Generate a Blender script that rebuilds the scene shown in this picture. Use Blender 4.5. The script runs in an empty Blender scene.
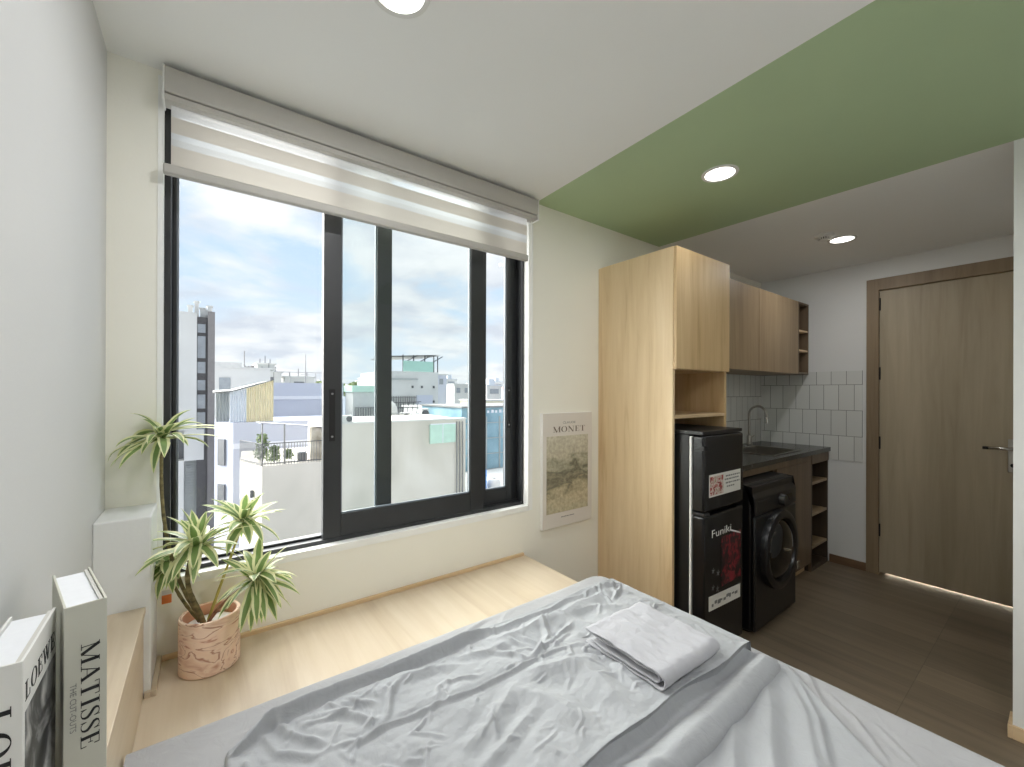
import bpy, math, random
import numpy as np
from mathutils import Vector, Matrix, noise as mnoise
random.seed(7)
C = bpy.context.scene.collection
PI = math.pi

# ------------------------------------------------------------------ helpers
def lin(c):
    return tuple(((v/255.0)/12.92 if v/255.0 <= 0.04045 else ((v/255.0+0.055)/1.055)**2.4) for v in c) + (1.0,)

class MB:
    """collects shapes, builds ONE mesh object"""
    def __init__(self):
        self.v = []; self.f = []; self.m = []
    def add(self, vs, fs, mi=0):
        o = len(self.v)
        self.v += [tuple(p) for p in vs]
        self.f += [tuple(i+o for i in f) for f in fs]
        self.m += [mi]*len(fs)
        return self
    def box(self, x0, x1, y0, y1, z0, z1, mi=0):
        if x0 > x1: x0, x1 = x1, x0
        if y0 > y1: y0, y1 = y1, y0
        if z0 > z1: z0, z1 = z1, z0
        vs = [(x0,y0,z0),(x1,y0,z0),(x1,y1,z0),(x0,y1,z0),(x0,y0,z1),(x1,y0,z1),(x1,y1,z1),(x0,y1,z1)]
        return self.add(vs, [(0,3,2,1),(4,5,6,7),(0,1,5,4),(1,2,6,5),(2,3,7,6),(3,0,4,7)], mi)
    def prism(self, poly, z0, z1, mi=0):
        n = len(poly)
        vs = [(x,y,z0) for x,y in poly]+[(x,y,z1) for x,y in poly]
        fs = [tuple(range(n-1,-1,-1)), tuple(range(n,2*n))]+[(i,(i+1)%n,(i+1)%n+n,i+n) for i in range(n)]
        return self.add(vs, fs, mi)
    def extrude(self, poly, origin, ax, ay, an, depth, mi=0):
        """2-D polygon on the plane origin+ax*u+ay*v, thickened along an"""
        O_, A, B, N = Vector(origin), Vector(ax), Vector(ay), Vector(an)
        n = len(poly)
        vs = [O_+A*u+B*v for u,v in poly]+[O_+A*u+B*v+N*depth for u,v in poly]
        fs = [tuple(range(n-1,-1,-1)), tuple(range(n,2*n))]+[(i,(i+1)%n,(i+1)%n+n,i+n) for i in range(n)]
        return self.add(vs, fs, mi)
    def tube(self, path, rad, seg=10, mi=0, cap=True):
        path = [Vector(p) for p in path]
        n = len(path)
        rads = rad if isinstance(rad, (list, tuple)) else [rad]*n
        vs = []; fs = []
        prev = None
        for i, p in enumerate(path):
            t = (path[min(i+1,n-1)]-path[max(i-1,0)]).normalized()
            if prev is None:
                a = t.orthogonal().normalized()
            else:
                a = (prev - t*prev.dot(t)).normalized()
            prev = a; b = t.cross(a)
            for k in range(seg):
                an = 2*PI*k/seg
                vs.append(p+(a*math.cos(an)+b*math.sin(an))*rads[i])
        for i in range(n-1):
            for k in range(seg):
                k2 = (k+1)%seg
                fs.append((i*seg+k, i*seg+k2, (i+1)*seg+k2, (i+1)*seg+k))
        if cap:
            fs.append(tuple(range(seg-1,-1,-1))); fs.append(tuple((n-1)*seg+k for k in range(seg)))
        return self.add(vs, fs, mi)
    def lathe(self, prof, c=(0,0,0), seg=40, axis='z', mi=0, sx=1.0, sy=1.0):
        """profile of (radius, height); radius 0 closes"""
        vs = []; fs = []; rings = []
        def put(x, y, h):
            if axis == 'z': return (c[0]+x, c[1]+y, c[2]+h)
            if axis == 'y': return (c[0]+x, c[1]+h, c[2]+y)
            return (c[0]+h, c[1]+x, c[2]+y)
        for r, h in prof:
            if r <= 1e-9:
                rings.append([len(vs)]); vs.append(put(0,0,h))
            else:
                rings.append(list(range(len(vs), len(vs)+seg)))
                vs += [put(r*sx*math.cos(2*PI*k/seg), r*sy*math.sin(2*PI*k/seg), h) for k in range(seg)]
        for a, b in zip(rings, rings[1:]):
            for k in range(seg):
                k2 = (k+1)%seg
                if len(a) == 1 and len(b) == 1: continue
                if len(a) == 1: fs.append((a[0], b[k], b[k2]))
                elif len(b) == 1: fs.append((a[k], b[0], a[k2]))
                else: fs.append((a[k], b[k], b[k2], a[k2]))
        return self.add(vs, fs, mi)
    def build(self, name, mats, parent=None, smooth=False, bevel=0.0, bseg=2, local=False):
        if not isinstance(mats, (list, tuple)): mats = [mats]
        me = bpy.data.meshes.new(name)
        off = Vector((0,0,0))
        if parent is not None and not local:
            off = wloc(parent)
        me.from_pydata([tuple(Vector(p)-off) for p in self.v], [], self.f)
        for m in mats: me.materials.append(m)
        me.polygons.foreach_set('material_index', self.m)
        me.validate(); me.update()
        import bmesh
        bm = bmesh.new(); bm.from_mesh(me)
        bmesh.ops.recalc_face_normals(bm, faces=bm.faces)
        bm.to_mesh(me); bm.free()
        if smooth:
            me.polygons.foreach_set('use_smooth', [True]*len(me.polygons))
            if smooth != 'all': me.set_sharp_from_angle(angle=math.radians(40))
        o = bpy.data.objects.new(name, me); C.objects.link(o)
        if parent is not None: o.parent = parent
        if bevel:
            b = o.modifiers.new('bevel','BEVEL'); b.width = bevel; b.segments = bseg; b.limit_method='ANGLE'; b.angle_limit=math.radians(35)
            b.harden_normals = False
        return o

def wloc(o):
    v = Vector(o.location)
    while o.parent: o = o.parent; v += Vector(o.location)
    return v

def tag(o, label, cat, group=None):
    o['label'] = label; o['category'] = cat
    if group: o['group'] = group
    return o
def thing(name, label, cat, loc=(0,0,0), rz=0.0, group=None):
    o = bpy.data.objects.new(name, None); C.objects.link(o)
    o.empty_display_size = .05
    o.location = loc; o.rotation_euler = (0,0,rz)
    return tag(o, label, cat, group)
def struct(o):
    o['kind'] = 'structure'; return o
def copy_tree(root, loc):
    r = root.copy(); C.objects.link(r); r.location = loc
    for ch in list(root.children):
        c = ch.copy(); C.objects.link(c); c.parent = r
        for g in list(ch.children):
            d = g.copy(); C.objects.link(d); d.parent = c
    return r

# ------------------------------------------------------------------ materials
class NT:
    def __init__(self, name):
        self.mat = bpy.data.materials.new(name); self.mat.use_nodes = True
        self.nt = self.mat.node_tree; self.b = self.nt.nodes['Principled BSDF']; self.out = self.nt.nodes['Material Output']
    def n(self, t, **kw):
        nd = self.nt.nodes.new(t)
        for k, v in kw.items():
            if k in nd.inputs: nd.inputs[k].default_value = v
            else: setattr(nd, k, v)
        return nd
    def l(self, a, b): self.nt.links.new(a, b)

def plain(name, rgb, rough=.5, metal=0., var=.04, vscale=8., bump=0., bscale=60., spec=.5, coat=0.):
    """solid colour with a faint noise variation and optional fine bump"""
    t = NT(name); b = t.b
    b.inputs['Roughness'].default_value = rough; b.inputs['Metallic'].default_value = metal
    b.inputs['Specular IOR Level'].default_value = spec
    if coat: b.inputs['Coat Weight'].default_value = coat; b.inputs['Coat Roughness'].default_value = .08
    tc = t.n('ShaderNodeTexCoord')
    nz = t.n('ShaderNodeTexNoise'); nz.inputs['Scale'].default_value = vscale; nz.inputs['Detail'].default_value = 4
    t.l(tc.outputs['Object'], nz.inputs['Vector'])
    r = t.n('ShaderNodeValToRGB'); c = lin(rgb)
    r.color_ramp.elements[0].position = .3; r.color_ramp.elements[1].position = .7
    r.color_ramp.elements[0].color = tuple(v*(1-var) for v in c[:3])+(1,)
    r.color_ramp.elements[1].color = tuple(min(1,v*(1+var)) for v in c[:3])+(1,)
    t.l(nz.outputs['Fac'], r.inputs['Fac']); t.l(r.outputs['Color'], b.inputs['Base Color'])
    if bump:
        n2 = t.n('ShaderNodeTexNoise'); n2.inputs['Scale'].default_value = bscale; n2.inputs['Detail'].default_value = 3
        t.l(tc.outputs['Object'], n2.inputs['Vector'])
        bp = t.n('ShaderNodeBump'); bp.inputs['Strength'].default_value = bump; bp.inputs['Distance'].default_value = .01
        t.l(n2.outputs['Fac'], bp.inputs['Height']); t.l(bp.outputs['Normal'], b.inputs['Normal'])
    return t.mat

def wood(name, dark, mid, light, axis='z', scale=1.0, rough=.45, plank=None):
    t = NT(name); b = t.b; b.inputs['Roughness'].default_value = rough
    tc = t.n('ShaderNodeTexCoord'); mp = t.n('ShaderNodeMapping')
    along, across = 1.6*scale, 26*scale
    mp.inputs['Scale'].default_value = {'x':(along,across,across),'y':(across,along,across),'z':(across,across,along)}[axis]
    t.l(tc.outputs['Object'], mp.inputs['Vector'])
    n1 = t.n('ShaderNodeTexNoise'); n1.inputs['Scale'].default_value = 1; n1.inputs['Detail'].default_value = 7; n1.inputs['Roughness'].default_value = .62; n1.inputs['Distortion'].default_value = .6
    t.l(mp.outputs['Vector'], n1.inputs['Vector'])
    mp2 = t.n('ShaderNodeMapping')
    mp2.inputs['Scale'].default_value = {'x':(.7,7,7),'y':(7,.7,7),'z':(7,7,.7)}[axis]
    t.l(tc.outputs['Object'], mp2.inputs['Vector'])
    n2 = t.n('ShaderNodeTexNoise'); n2.inputs['Scale'].default_value = scale; n2.inputs['Detail'].default_value = 3
    t.l(mp2.outputs['Vector'], n2.inputs['Vector'])
    mx = t.n('ShaderNodeMix'); mx.data_type = 'FLOAT'; mx.inputs[0].default_value = .42
    t.l(n1.outputs['Fac'], mx.inputs[2]); t.l(n2.outputs['Fac'], mx.inputs[3])
    r = t.n('ShaderNodeValToRGB'); e = r.color_ramp.elements
    e[0].position = .32; e[0].color = lin(dark); e[1].position = .66; e[1].color = lin(light)
    k = e.new(.47); k.color = lin(mid)
    t.l(mx.outputs[0], r.inputs['Fac'])
    col = r.outputs['Color']
    if plank:
        br = t.n('ShaderNodeTexBrick'); br.inputs['Scale'].default_value = 1.0
        br.inputs['Brick Width'].default_value = plank[0]; br.inputs['Row Height'].default_value = plank[1]
        br.inputs['Mortar Size'].default_value = .0015
        br.inputs['Color1'].default_value = (.85,.85,.85,1); br.inputs['Color2'].default_value = (1.1,1.1,1.1,1); br.inputs['Mortar'].default_value = (.68,.68,.68,1)
        t.l(tc.outputs['Object'], br.inputs['Vector'])
        m2 = t.n('ShaderNodeMix'); m2.data_type = 'RGBA'; m2.blend_type = 'MULTIPLY'; m2.inputs[0].default_value = 1
        t.l(col, m2.inputs[6]); t.l(br.outputs['Color'], m2.inputs[7]); col = m2.outputs[2]
    t.l(col, b.inputs['Base Color'])
    bp = t.n('ShaderNodeBump'); bp.inputs['Strength'].default_value = .12; bp.inputs['Distance'].default_value = .004
    t.l(n1.outputs['Fac'], bp.inputs['Height']); t.l(bp.outputs['Normal'], b.inputs['Normal'])
    return t.mat

def fabric(name, rgb, var=.05, trans=0.):
    t = NT(name); b = t.b; b.inputs['Roughness'].default_value = .85; b.inputs['Specular IOR Level'].default_value = .2
    b.inputs['Sheen Weight'].default_value = .15
    tc = t.n('ShaderNodeTexCoord')
    nz = t.n('ShaderNodeTexNoise'); nz.inputs['Scale'].default_value = 5; nz.inputs['Detail'].default_value = 5
    t.l(tc.outputs['Object'], nz.inputs['Vector'])
    r = t.n('ShaderNodeValToRGB'); c = lin(rgb)
    r.color_ramp.elements[0].position = .3; r.color_ramp.elements[1].position = .7
    r.color_ramp.elements[0].color = tuple(v*(1-var) for v in c[:3])+(1,); r.color_ramp.elements[1].color = tuple(min(1,v*(1+var)) for v in c[:3])+(1,)
    t.l(nz.outputs['Fac'], r.inputs['Fac']); t.l(r.outputs['Color'], b.inputs['Base Color'])
    n2 = t.n('ShaderNodeTexNoise'); n2.inputs['Scale'].default_value = 26; n2.inputs['Detail'].default_value = 6; n2.inputs['Distortion'].default_value = 1.2
    t.l(tc.outputs['Object'], n2.inputs['Vector'])
    bp = t.n('ShaderNodeBump'); bp.inputs['Strength'].default_value = .26; bp.inputs['Distance'].default_value = .012
    t.l(n2.outputs['Fac'], bp.inputs['Height']); t.l(bp.outputs['Normal'], b.inputs['Normal'])
    return t.mat

def emit(name, rgb, s):
    t = NT(name); t.b.inputs['Base Color'].default_value = (.8,.8,.8,1)
    t.b.inputs['Emission Color'].default_value = lin(rgb); t.b.inputs['Emission Strength'].default_value = s
    return t.mat

def glass(name, tint, refl=.05):
    t = NT(name); t.nt.nodes.remove(t.b)
    tr = t.n('ShaderNodeBsdfTransparent'); tr.inputs['Color'].default_value = tint
    gl = t.n('ShaderNodeBsdfGlossy'); gl.inputs['Roughness'].default_value = .02; gl.inputs['Color'].default_value = (.9,.95,.95,1)
    mx = t.n('ShaderNodeMixShader'); mx.inputs[0].default_value = refl
    t.l(tr.outputs[0], mx.inputs[1]); t.l(gl.outputs[0], mx.inputs[2]); t.l(mx.outputs[0], t.out.inputs['Surface'])
    return t.mat

def cloth_band(name, rgb, transl, transp):
    """woven blind fabric that lets part of the daylight through"""
    t = NT(name); t.nt.nodes.remove(t.b)
    df = t.n('ShaderNodeBsdfDiffuse'); df.inputs['Color'].default_value = lin(rgb)
    tl = t.n('ShaderNodeBsdfTranslucent'); tl.inputs['Color'].default_value = lin(rgb)
    tp = t.n('ShaderNodeBsdfTransparent')
    m1 = t.n('ShaderNodeMixShader'); m1.inputs[0].default_value = transl
    m2 = t.n('ShaderNodeMixShader')
    tc = t.n('ShaderNodeTexCoord'); wv = t.n('ShaderNodeTexNoise'); wv.inputs['Scale'].default_value = 300
    t.l(tc.outputs['Object'], wv.inputs['Vector'])
    mt = t.n('ShaderNodeMath', operation='MULTIPLY_ADD'); mt.inputs[1].default_value = .1; mt.inputs[2].default_value = max(0, transp-.05)
    t.l(wv.outputs['Fac'], mt.inputs[0]); 
    if transp > 0: t.l(mt.outputs[0], m2.inputs[0])
    else: m2.inputs[0].default_value = 0
    t.l(df.outputs[0], m1.inputs[1]); t.l(tl.outputs[0], m1.inputs[2])
    t.l(m1.outputs[0], m2.inputs[1]); t.l(tp.outputs[0], m2.inputs[2]); t.l(m2.outputs[0], t.out.inputs['Surface'])
    return t.mat

def tiles(name, plane, z_off, u_off, rgb, grout, w=.0955, h=.195):
    t = NT(name); b = t.b; b.inputs['Roughness'].default_value = .25
    tc = t.n('ShaderNodeTexCoord'); sp = t.n('ShaderNodeSeparateXYZ'); cb = t.n('ShaderNodeCombineXYZ')
    t.l(tc.outputs['Object'], sp.inputs[0])
    a = t.n('ShaderNodeMath', operation='ADD'); a.inputs[1].default_value = u_off
    z = t.n('ShaderNodeMath', operation='ADD'); z.inputs[1].default_value = z_off
    t.l(sp.outputs['X' if plane == 'x' else 'Y'], a.inputs[0]); t.l(sp.outputs['Z'], z.inputs[0])
    t.l(a.outputs[0], cb.inputs['X']); t.l(z.outputs[0], cb.inputs['Y'])
    br = t.n('ShaderNodeTexBrick'); br.offset = .5; br.inputs['Scale'].default_value = 1
    br.inputs['Brick Width'].default_value = w; br.inputs['Row Height'].default_value = h; br.inputs['Mortar Size'].default_value = .0016; br.inputs['Mortar Smooth'].default_value = .1
    c = lin(rgb)
    br.inputs['Color1'].default_value = c; br.inputs['Color2'].default_value = tuple(v*.93 for v in c[:3])+(1,); br.inputs['Mortar'].default_value = lin(grout)
    t.l(cb.outputs[0], br.inputs['Vector']); t.l(br.outputs['Color'], b.inputs['Base Color'])
    bp = t.n('ShaderNodeBump'); bp.inputs['Strength'].default_value = .3; bp.inputs['Distance'].default_value = .003; bp.invert = True
    t.l(br.outputs['Fac'], bp.inputs['Height']); t.l(bp.outputs['Normal'], b.inputs['Normal'])
    return t.mat

def ramp_noise(name, stops, scale=(6,6,6), rough=.6, detail=6, dist=0., nscale=1., bump=0.):
    t = NT(name); b = t.b; b.inputs['Roughness'].default_value = rough
    tc = t.n('ShaderNodeTexCoord'); mp = t.n('ShaderNodeMapping'); mp.inputs['Scale'].default_value = scale
    t.l(tc.outputs['Object'], mp.inputs['Vector'])
    nz = t.n('ShaderNodeTexNoise'); nz.inputs['Scale'].default_value = nscale; nz.inputs['Detail'].default_value = detail; nz.inputs['Distortion'].default_value = dist
    t.l(mp.outputs['Vector'], nz.inputs['Vector'])
    r = t.n('ShaderNodeValToRGB'); e = r.color_ramp.elements
    e[0].position, e[0].color = stops[0][0], lin(stops[0][1]); e[1].position, e[1].color = stops[-1][0], lin(stops[-1][1])
    for p, c in stops[1:-1]:
        k = e.new(p); k.color = lin(c)
    t.l(nz.outputs['Fac'], r.inputs['Fac']); t.l(r.outputs['Color'], b.inputs['Base Color'])
    if bump:
        bp = t.n('ShaderNodeBump'); bp.inputs['Strength'].default_value = bump; bp.inputs['Distance'].default_value = .004
        t.l(nz.outputs['Fac'], bp.inputs['Height']); t.l(bp.outputs['Normal'], b.inputs['Normal'])
    return t.mat

M = {}
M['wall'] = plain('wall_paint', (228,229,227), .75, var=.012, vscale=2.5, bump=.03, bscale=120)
M['wall_shaded'] = plain('wall_paint_shaded', (208,209,208), .75, var=.012, vscale=2.5, bump=.03, bscale=120)  # same wall paint, darkened to tone down the light on the left wall
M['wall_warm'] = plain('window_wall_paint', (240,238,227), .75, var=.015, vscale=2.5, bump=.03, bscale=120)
M['ceil'] = plain('ceiling_paint', (241,242,240), .8, var=.01, vscale=2, bump=.02, bscale=120)
M['green'] = plain('green_ceiling_paint', (178,199,160), .75, var=.02, vscale=3, bump=.03, bscale=140)
M['reveal'] = plain('white_reveal_paint', (240,241,238), .6, var=.02, vscale=15, bump=.08, bscale=50)
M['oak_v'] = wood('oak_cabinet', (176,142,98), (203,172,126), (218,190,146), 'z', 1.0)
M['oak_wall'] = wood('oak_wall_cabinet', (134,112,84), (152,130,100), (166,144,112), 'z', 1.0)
M['oak_lit'] = wood('oak_cabinet_lit_side', (206,174,130), (228,201,158), (240,216,178), 'z', 1.0)  # same oak as the cabinet door, lightened for the side facing the light
M['oak_edge'] = plain('oak_edge_band', (226,205,168), .5, var=.03)
M['oak_y'] = wood('oak_bench', (190,170,144), (204,187,162), (214,199,177), 'y', .8, .42)
M['oak_x'] = wood('oak_rail', (200,170,128), (216,188,148), (228,203,166), 'x', 1.0)
M['door_wood'] = wood('door_wood', (152,139,115), (170,157,132), (182,169,144), 'z', .8, .5)
M['frame_wood'] = wood('door_frame_wood', (124,105,80), (140,121,95), (152,133,106), 'z', 1.0, .5)
M['shelf_dark'] = wood('dark_shelf_wood', (58,48,38), (72,60,48), (84,72,58), 'z', 1.0)  # open shelf box, darker than the boards in it
M['base_wood'] = wood('base_cabinet_wood', (92,76,58), (110,92,72), (124,106,84), 'z', 1.0)
M['floor'] = wood('floor_vinyl', (98,86,70), (118,104,86), (130,116,96), 'y', .7, .45, plank=(.18,1.2))
M['skirt'] = wood('skirting_wood', (96,72,52), (116,90,66), (128,102,76), 'y', 1.0)
M['skirt_light'] = wood('skirting_light', (196,166,128), (212,184,146), (222,196,160), 'y', 1.0)
M['alu'] = plain('black_aluminium', (36,38,40), .38, .0, var=.06, vscale=20, spec=.6)
M['alu_dark'] = plain('black_recess', (14,14,15), .5)
M['gasket'] = plain('glazing_gasket', (120,128,136), .5)
M['screw'] = plain('steel_screw', (150,150,150), .3, 1.)
M['glass'] = glass('clear_glass', (.98,.99,.99,1), .015)
M['glass_b'] = glass('dusty_green_glass', (.94,.965,.955,1), .015)
M['blind_case'] = plain('blind_cassette', (184,181,174), .6, var=.02, bump=.05, bscale=300)
M['blind_op'] = cloth_band('blind_opaque_band', (200,195,186), .2, 0)
M['blind_sheer'] = cloth_band('blind_sheer_band', (245,245,245), .6, .38)
M['blind_mid'] = cloth_band('blind_overlap_band', (205,208,210), .4, .06)
M['blind_mid2'] = cloth_band('blind_denser_overlap', (200,202,202), .32, .02)
M['chain'] = plain('white_bead_chain', (235,235,232), .4)
M['sheet'] = fabric('grey_sheet', (160,160,162))
M['duvet'] = fabric('grey_duvet', (160,162,165))
M['cloth'] = fabric('grey_pillowcase', (174,174,179))
M['mattress'] = fabric('mattress_side', (186,188,188))
M['black_gloss'] = plain('fridge_black', (20,20,22), .22, var=.05, spec=.5)
M['black_side'] = plain('fridge_side_black', (27,28,29), .4)
M['black_top'] = plain('appliance_trim_black', (30,30,31), .35)
M['seal'] = plain('fridge_seal_white', (236,236,232), .5)
M['washer'] = plain('washer_black', (18,18,20), .3, var=.05)
M['washer_glass'] = plain('washer_glass_black', (9,9,10), .06, var=.02, spec=.7)
M['washer_ring'] = plain('washer_ring', (24,24,26), .3)
M['chrome'] = plain('chrome', (205,203,198), .2, 1.)
M['steel'] = plain('brushed_steel', (175,172,165), .32, 1.)
M['counter'] = ramp_noise('dark_stone_top', [(.35,(32,31,29)),(.6,(58,56,52)),(.75,(88,86,80))], (40,40,40), .22)
M['white_label'] = plain('white_label', (222,220,214), .5, var=.03)
M['sticker_pic'] = ramp_noise('sticker_picture', [(.3,(60,30,25)),(.42,(170,50,45)),(.52,(220,214,206)),(.62,(150,120,90)),(.75,(228,226,220))], (45,45,45), .45, dist=1.)
M['poster_red'] = ramp_noise('poster_red_flowers', [(.30,(12,12,14)),(.47,(20,16,18)),(.54,(100,24,36)),(.62,(146,40,52)),(.74,(40,70,60))], (26,26,26), .4, dist=1.2)
M['white_ink'] = plain('white_ink', (235,235,232), .5)
M['black_ink'] = plain('black_ink', (24,24,25), .6)
M['grey_ink'] = plain('grey_ink', (120,120,118), .6)
M['brown_ink'] = plain('brown_ink', (110,98,84), .6)
M['book_grey'] = plain('book_cover_sage', (196,195,182), .55, var=.02, bump=.03, bscale=300)
M['book_white'] = plain('book_cover_white', (226,226,222), .5, var=.015)
M['book_inner'] = plain('book_cover_inside', (206,204,198), .6)
M['pages'] = plain('book_pages', (232,234,238), .8, var=.02, vscale=60)
M['book_photo'] = ramp_noise('book_photograph', [(.28,(28,28,30)),(.45,(72,73,74)),(.55,(150,150,150)),(.68,(214,214,212))], (13,13,13), .4, dist=1.6)
M['poster_paper'] = plain('poster_paper', (222,216,208), .6, var=.015)
M['poster_edge'] = plain('poster_edge', (244,243,240), .6)
M['label_orange'] = plain('orange_sticker', (226,128,62), .5)
M['label_clear'] = plain('pale_sticker', (214,212,210), .4)
M['soil'] = plain('white_pebbles', (235,234,228), .8, var=.08, vscale=60, bump=.5, bscale=90)
M['stem'] = ramp_noise('plant_stem', [(.35,(84,76,48)),(.55,(120,108,70)),(.7,(146,134,92))], (30,30,70), .7, bump=.4)
M['stem_brown'] = ramp_noise('plant_stem_brown', [(.35,(120,84,60)),(.55,(150,112,84)),(.7,(168,132,100))], (30,30,70), .7, bump=.4)
M['stem_young'] = plain('plant_young_shoot', (186,176,92), .6)
def leafmat(name, rgb):
    t = NT(name); b = t.b; b.inputs['Roughness'].default_value = .42
    tc = t.n('ShaderNodeTexCoord'); nz = t.n('ShaderNodeTexNoise'); nz.inputs['Scale'].default_value = 22
    t.l(tc.outputs['Object'], nz.inputs['Vector'])
    r = t.n('ShaderNodeValToRGB'); c = lin(rgb)
    r.color_ramp.elements[0].color = tuple(v*.78 for v in c[:3])+(1,); r.color_ramp.elements[1].color = tuple(min(1,v*1.22) for v in c[:3])+(1,)
    t.l(nz.outputs['Fac'], r.inputs['Fac']); t.l(r.outputs['Color'], b.inputs['Base Color'])
    tl = t.n('ShaderNodeBsdfTranslucent'); t.l(r.outputs['Color'], tl.inputs['Color'])
    mx = t.n('ShaderNodeMixShader'); mx.inputs[0].default_value = .3
    t.l(b.outputs[0], mx.inputs[1]); t.l(tl.outputs[0], mx.inputs[2]); t.l(mx.outputs[0], t.out.inputs['Surface'])
    return t.mat
M['leaf_green'] = leafmat('leaf_green', (128,154,92))
M['leaf_mid'] = leafmat('leaf_light_green', (158,178,106))
M['leaf_cream'] = leafmat('leaf_cream_edge', (234,234,188))
M['terracotta'] = ramp_noise('marbled_terracotta', [(.28,(196,140,116)),(.40,(236,204,180)),(.45,(242,216,194)),(.47,(180,124,102)),(.495,(240,212,188)),(.585,(236,202,178)),(.61,(196,142,120)),(.64,(244,220,200))], (7,7,19), .75, 3.5, 1.2, 1., .1)
M['terracotta_in'] = plain('terracotta_inside', (222,170,142), .8)
M['lamp_on'] = emit('lamp_lens_lit', (255,252,244), 2.2)
M['white_plastic'] = plain('white_plastic', (226,226,222), .45)
M['corridor'] = plain('corridor_floor_tile', (236,232,222), .4)

# ------------------------------------------------------------------ lettering
def stroke_poly(pts, w):
    """ribbon polygon quads along a 2-D polyline with per-point widths"""
    out = []
    n = len(pts); ws = w if isinstance(w, list) else [w]*n
    L = []; R = []
    for i, (x, y) in enumerate(pts):
        a = pts[max(i-1,0)]; b = pts[min(i+1,n-1)]
        dx, dy = b[0]-a[0], b[1]-a[1]; d = math.hypot(dx, dy) or 1
        nx, ny = -dy/d, dx/d
        L.append((x+nx*ws[i]/2, y+ny*ws[i]/2)); R.append((x-nx*ws[i]/2, y-ny*ws[i]/2))
    for i in range(n-1): out.append([L[i], L[i+1], R[i+1], R[i]])
    return out
def rect(x0, y0, x1, y1): return [(x0,y0),(x1,y0),(x1,y1),(x0,y1)]
K, t_ = .15, .035           # thick and thin strokes of a high-contrast roman
def serif(x, y, w=.3): return rect(x-w/2, y-t_/2, x+w/2, y+t_/2)
def ring(cx, cy, rx, ry, ix, iy, n=40):
    q = []
    for i in range(n):
        a, b = 2*PI*i/n, 2*PI*(i+1)/n
        q.append([(cx+rx*math.cos(a),cy+ry*math.sin(a)),(cx+rx*math.cos(b),cy+ry*math.sin(b)),(cx+ix*math.cos(b),cy+iy*math.sin(b)),(cx+ix*math.cos(a),cy+iy*math.sin(a))])
    return q
def s_curve():
    pts = [(.47,.76),(.44,.88),(.36,.97),(.25,.985),(.13,.94),(.09,.82),(.13,.69),(.25,.58),(.36,.48),(.45,.36),(.47,.22),(.42,.08),(.29,.015),(.17,.02),(.08,.10),(.05,.25)]
    ws = [.03,.03,.035,.04,.07,.11,.14,.15,.15,.14,.11,.07,.04,.035,.03,.03]
    return stroke_poly(pts, ws)+[rect(.46,.70,.49,1.0), rect(.03,0,.06,.30)]
GL = {
 'M': (1.02, stroke_poly([(.14,0),(.14,1)], t_)+stroke_poly([(.12,1),(.50,0)], K)+stroke_poly([(.50,0),(.84,1)], t_)+stroke_poly([(.86,0),(.86,1)], K)+[serif(.14,.017),serif(.86,.017,.34),serif(.10,.983,.2),serif(.88,.983,.26)]),
 'A': (.82, stroke_poly([(.12,0),(.40,1)], t_)+stroke_poly([(.39,1),(.70,0)], K)+[rect(.22,.30,.58,.30+t_),serif(.12,.017,.26),serif(.69,.017,.32)]),
 'T': (.74, stroke_poly([(.36,0),(.36,1)], K)+[rect(.03,1-t_,.69,1),serif(.36,.017,.36),rect(.03,.74,.06,1),rect(.66,.74,.69,1)]),
 'I': (.42, stroke_poly([(.20,0),(.20,1)], K)+[serif(.20,.017,.36),serif(.20,.983,.36)]),
 'S': (.58, s_curve()),
 'E': (.70, stroke_poly([(.18,0),(.18,1)], K)+[rect(.02,0,.62,t_),rect(.02,1-t_,.60,1),rect(.18,.5,.46,.5+t_),rect(.59,0,.62,.30),rect(.57,.72,.60,1),rect(.44,.40,.465,.63)]),
 'L': (.68, stroke_poly([(.18,0),(.18,1)], K)+[rect(.02,0,.60,t_),serif(.18,.983,.34),rect(.57,0,.60,.32)]),
 'O': (.86, ring(.42,.5,.40,.51,.25,.475)),
 'W': (1.16, stroke_poly([(.12,1),(.36,0)], K)+stroke_poly([(.36,0),(.58,.98)], t_)+stroke_poly([(.50,1),(.76,0)], K)+stroke_poly([(.76,0),(.98,1)], t_)+[serif(.12,.983,.30),serif(.50,.983,.26),serif(.98,.983,.24)]),
 'N': (.92, stroke_poly([(.15,0),(.15,1)], t_)+stroke_poly([(.13,1),(.74,0)], K)+stroke_poly([(.76,0),(.76,1)], t_)+[serif(.15,.017,.26),serif(.10,.983,.2),serif(.76,.983,.26)]),
 'B': (.70, stroke_poly([(.18,0),(.18,1)], K)+ring(.2,.26,.42,.26,.28,.225,24)+ring(.2,.75,.36,.25,.22,.215,24)),
}
def roman(text, height, spacing=.06, stretch=1.0):
    """list of 2-D polygons and the total width"""
    x = 0; polys = []
    for ch in text:
        if ch == ' ': x += .4; continue
        w, qs = GL[ch]
        polys += [[((px+x)*height*stretch, py*height) for px, py in q] for q in qs]
        x += w+spacing
    return polys, (x-spacing)*height*stretch
def roman_mb(text, height, origin, ax, ay, an, depth=.0006, width=None, mb=None):
    polys, w = roman(text, height)
    s = 1.0 if width is None else width/w
    mb = mb or MB()
    for i, q in enumerate(polys): mb.extrude([(u*s, v) for u, v in q], origin, ax, ay, an, depth)
    return mb
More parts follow.
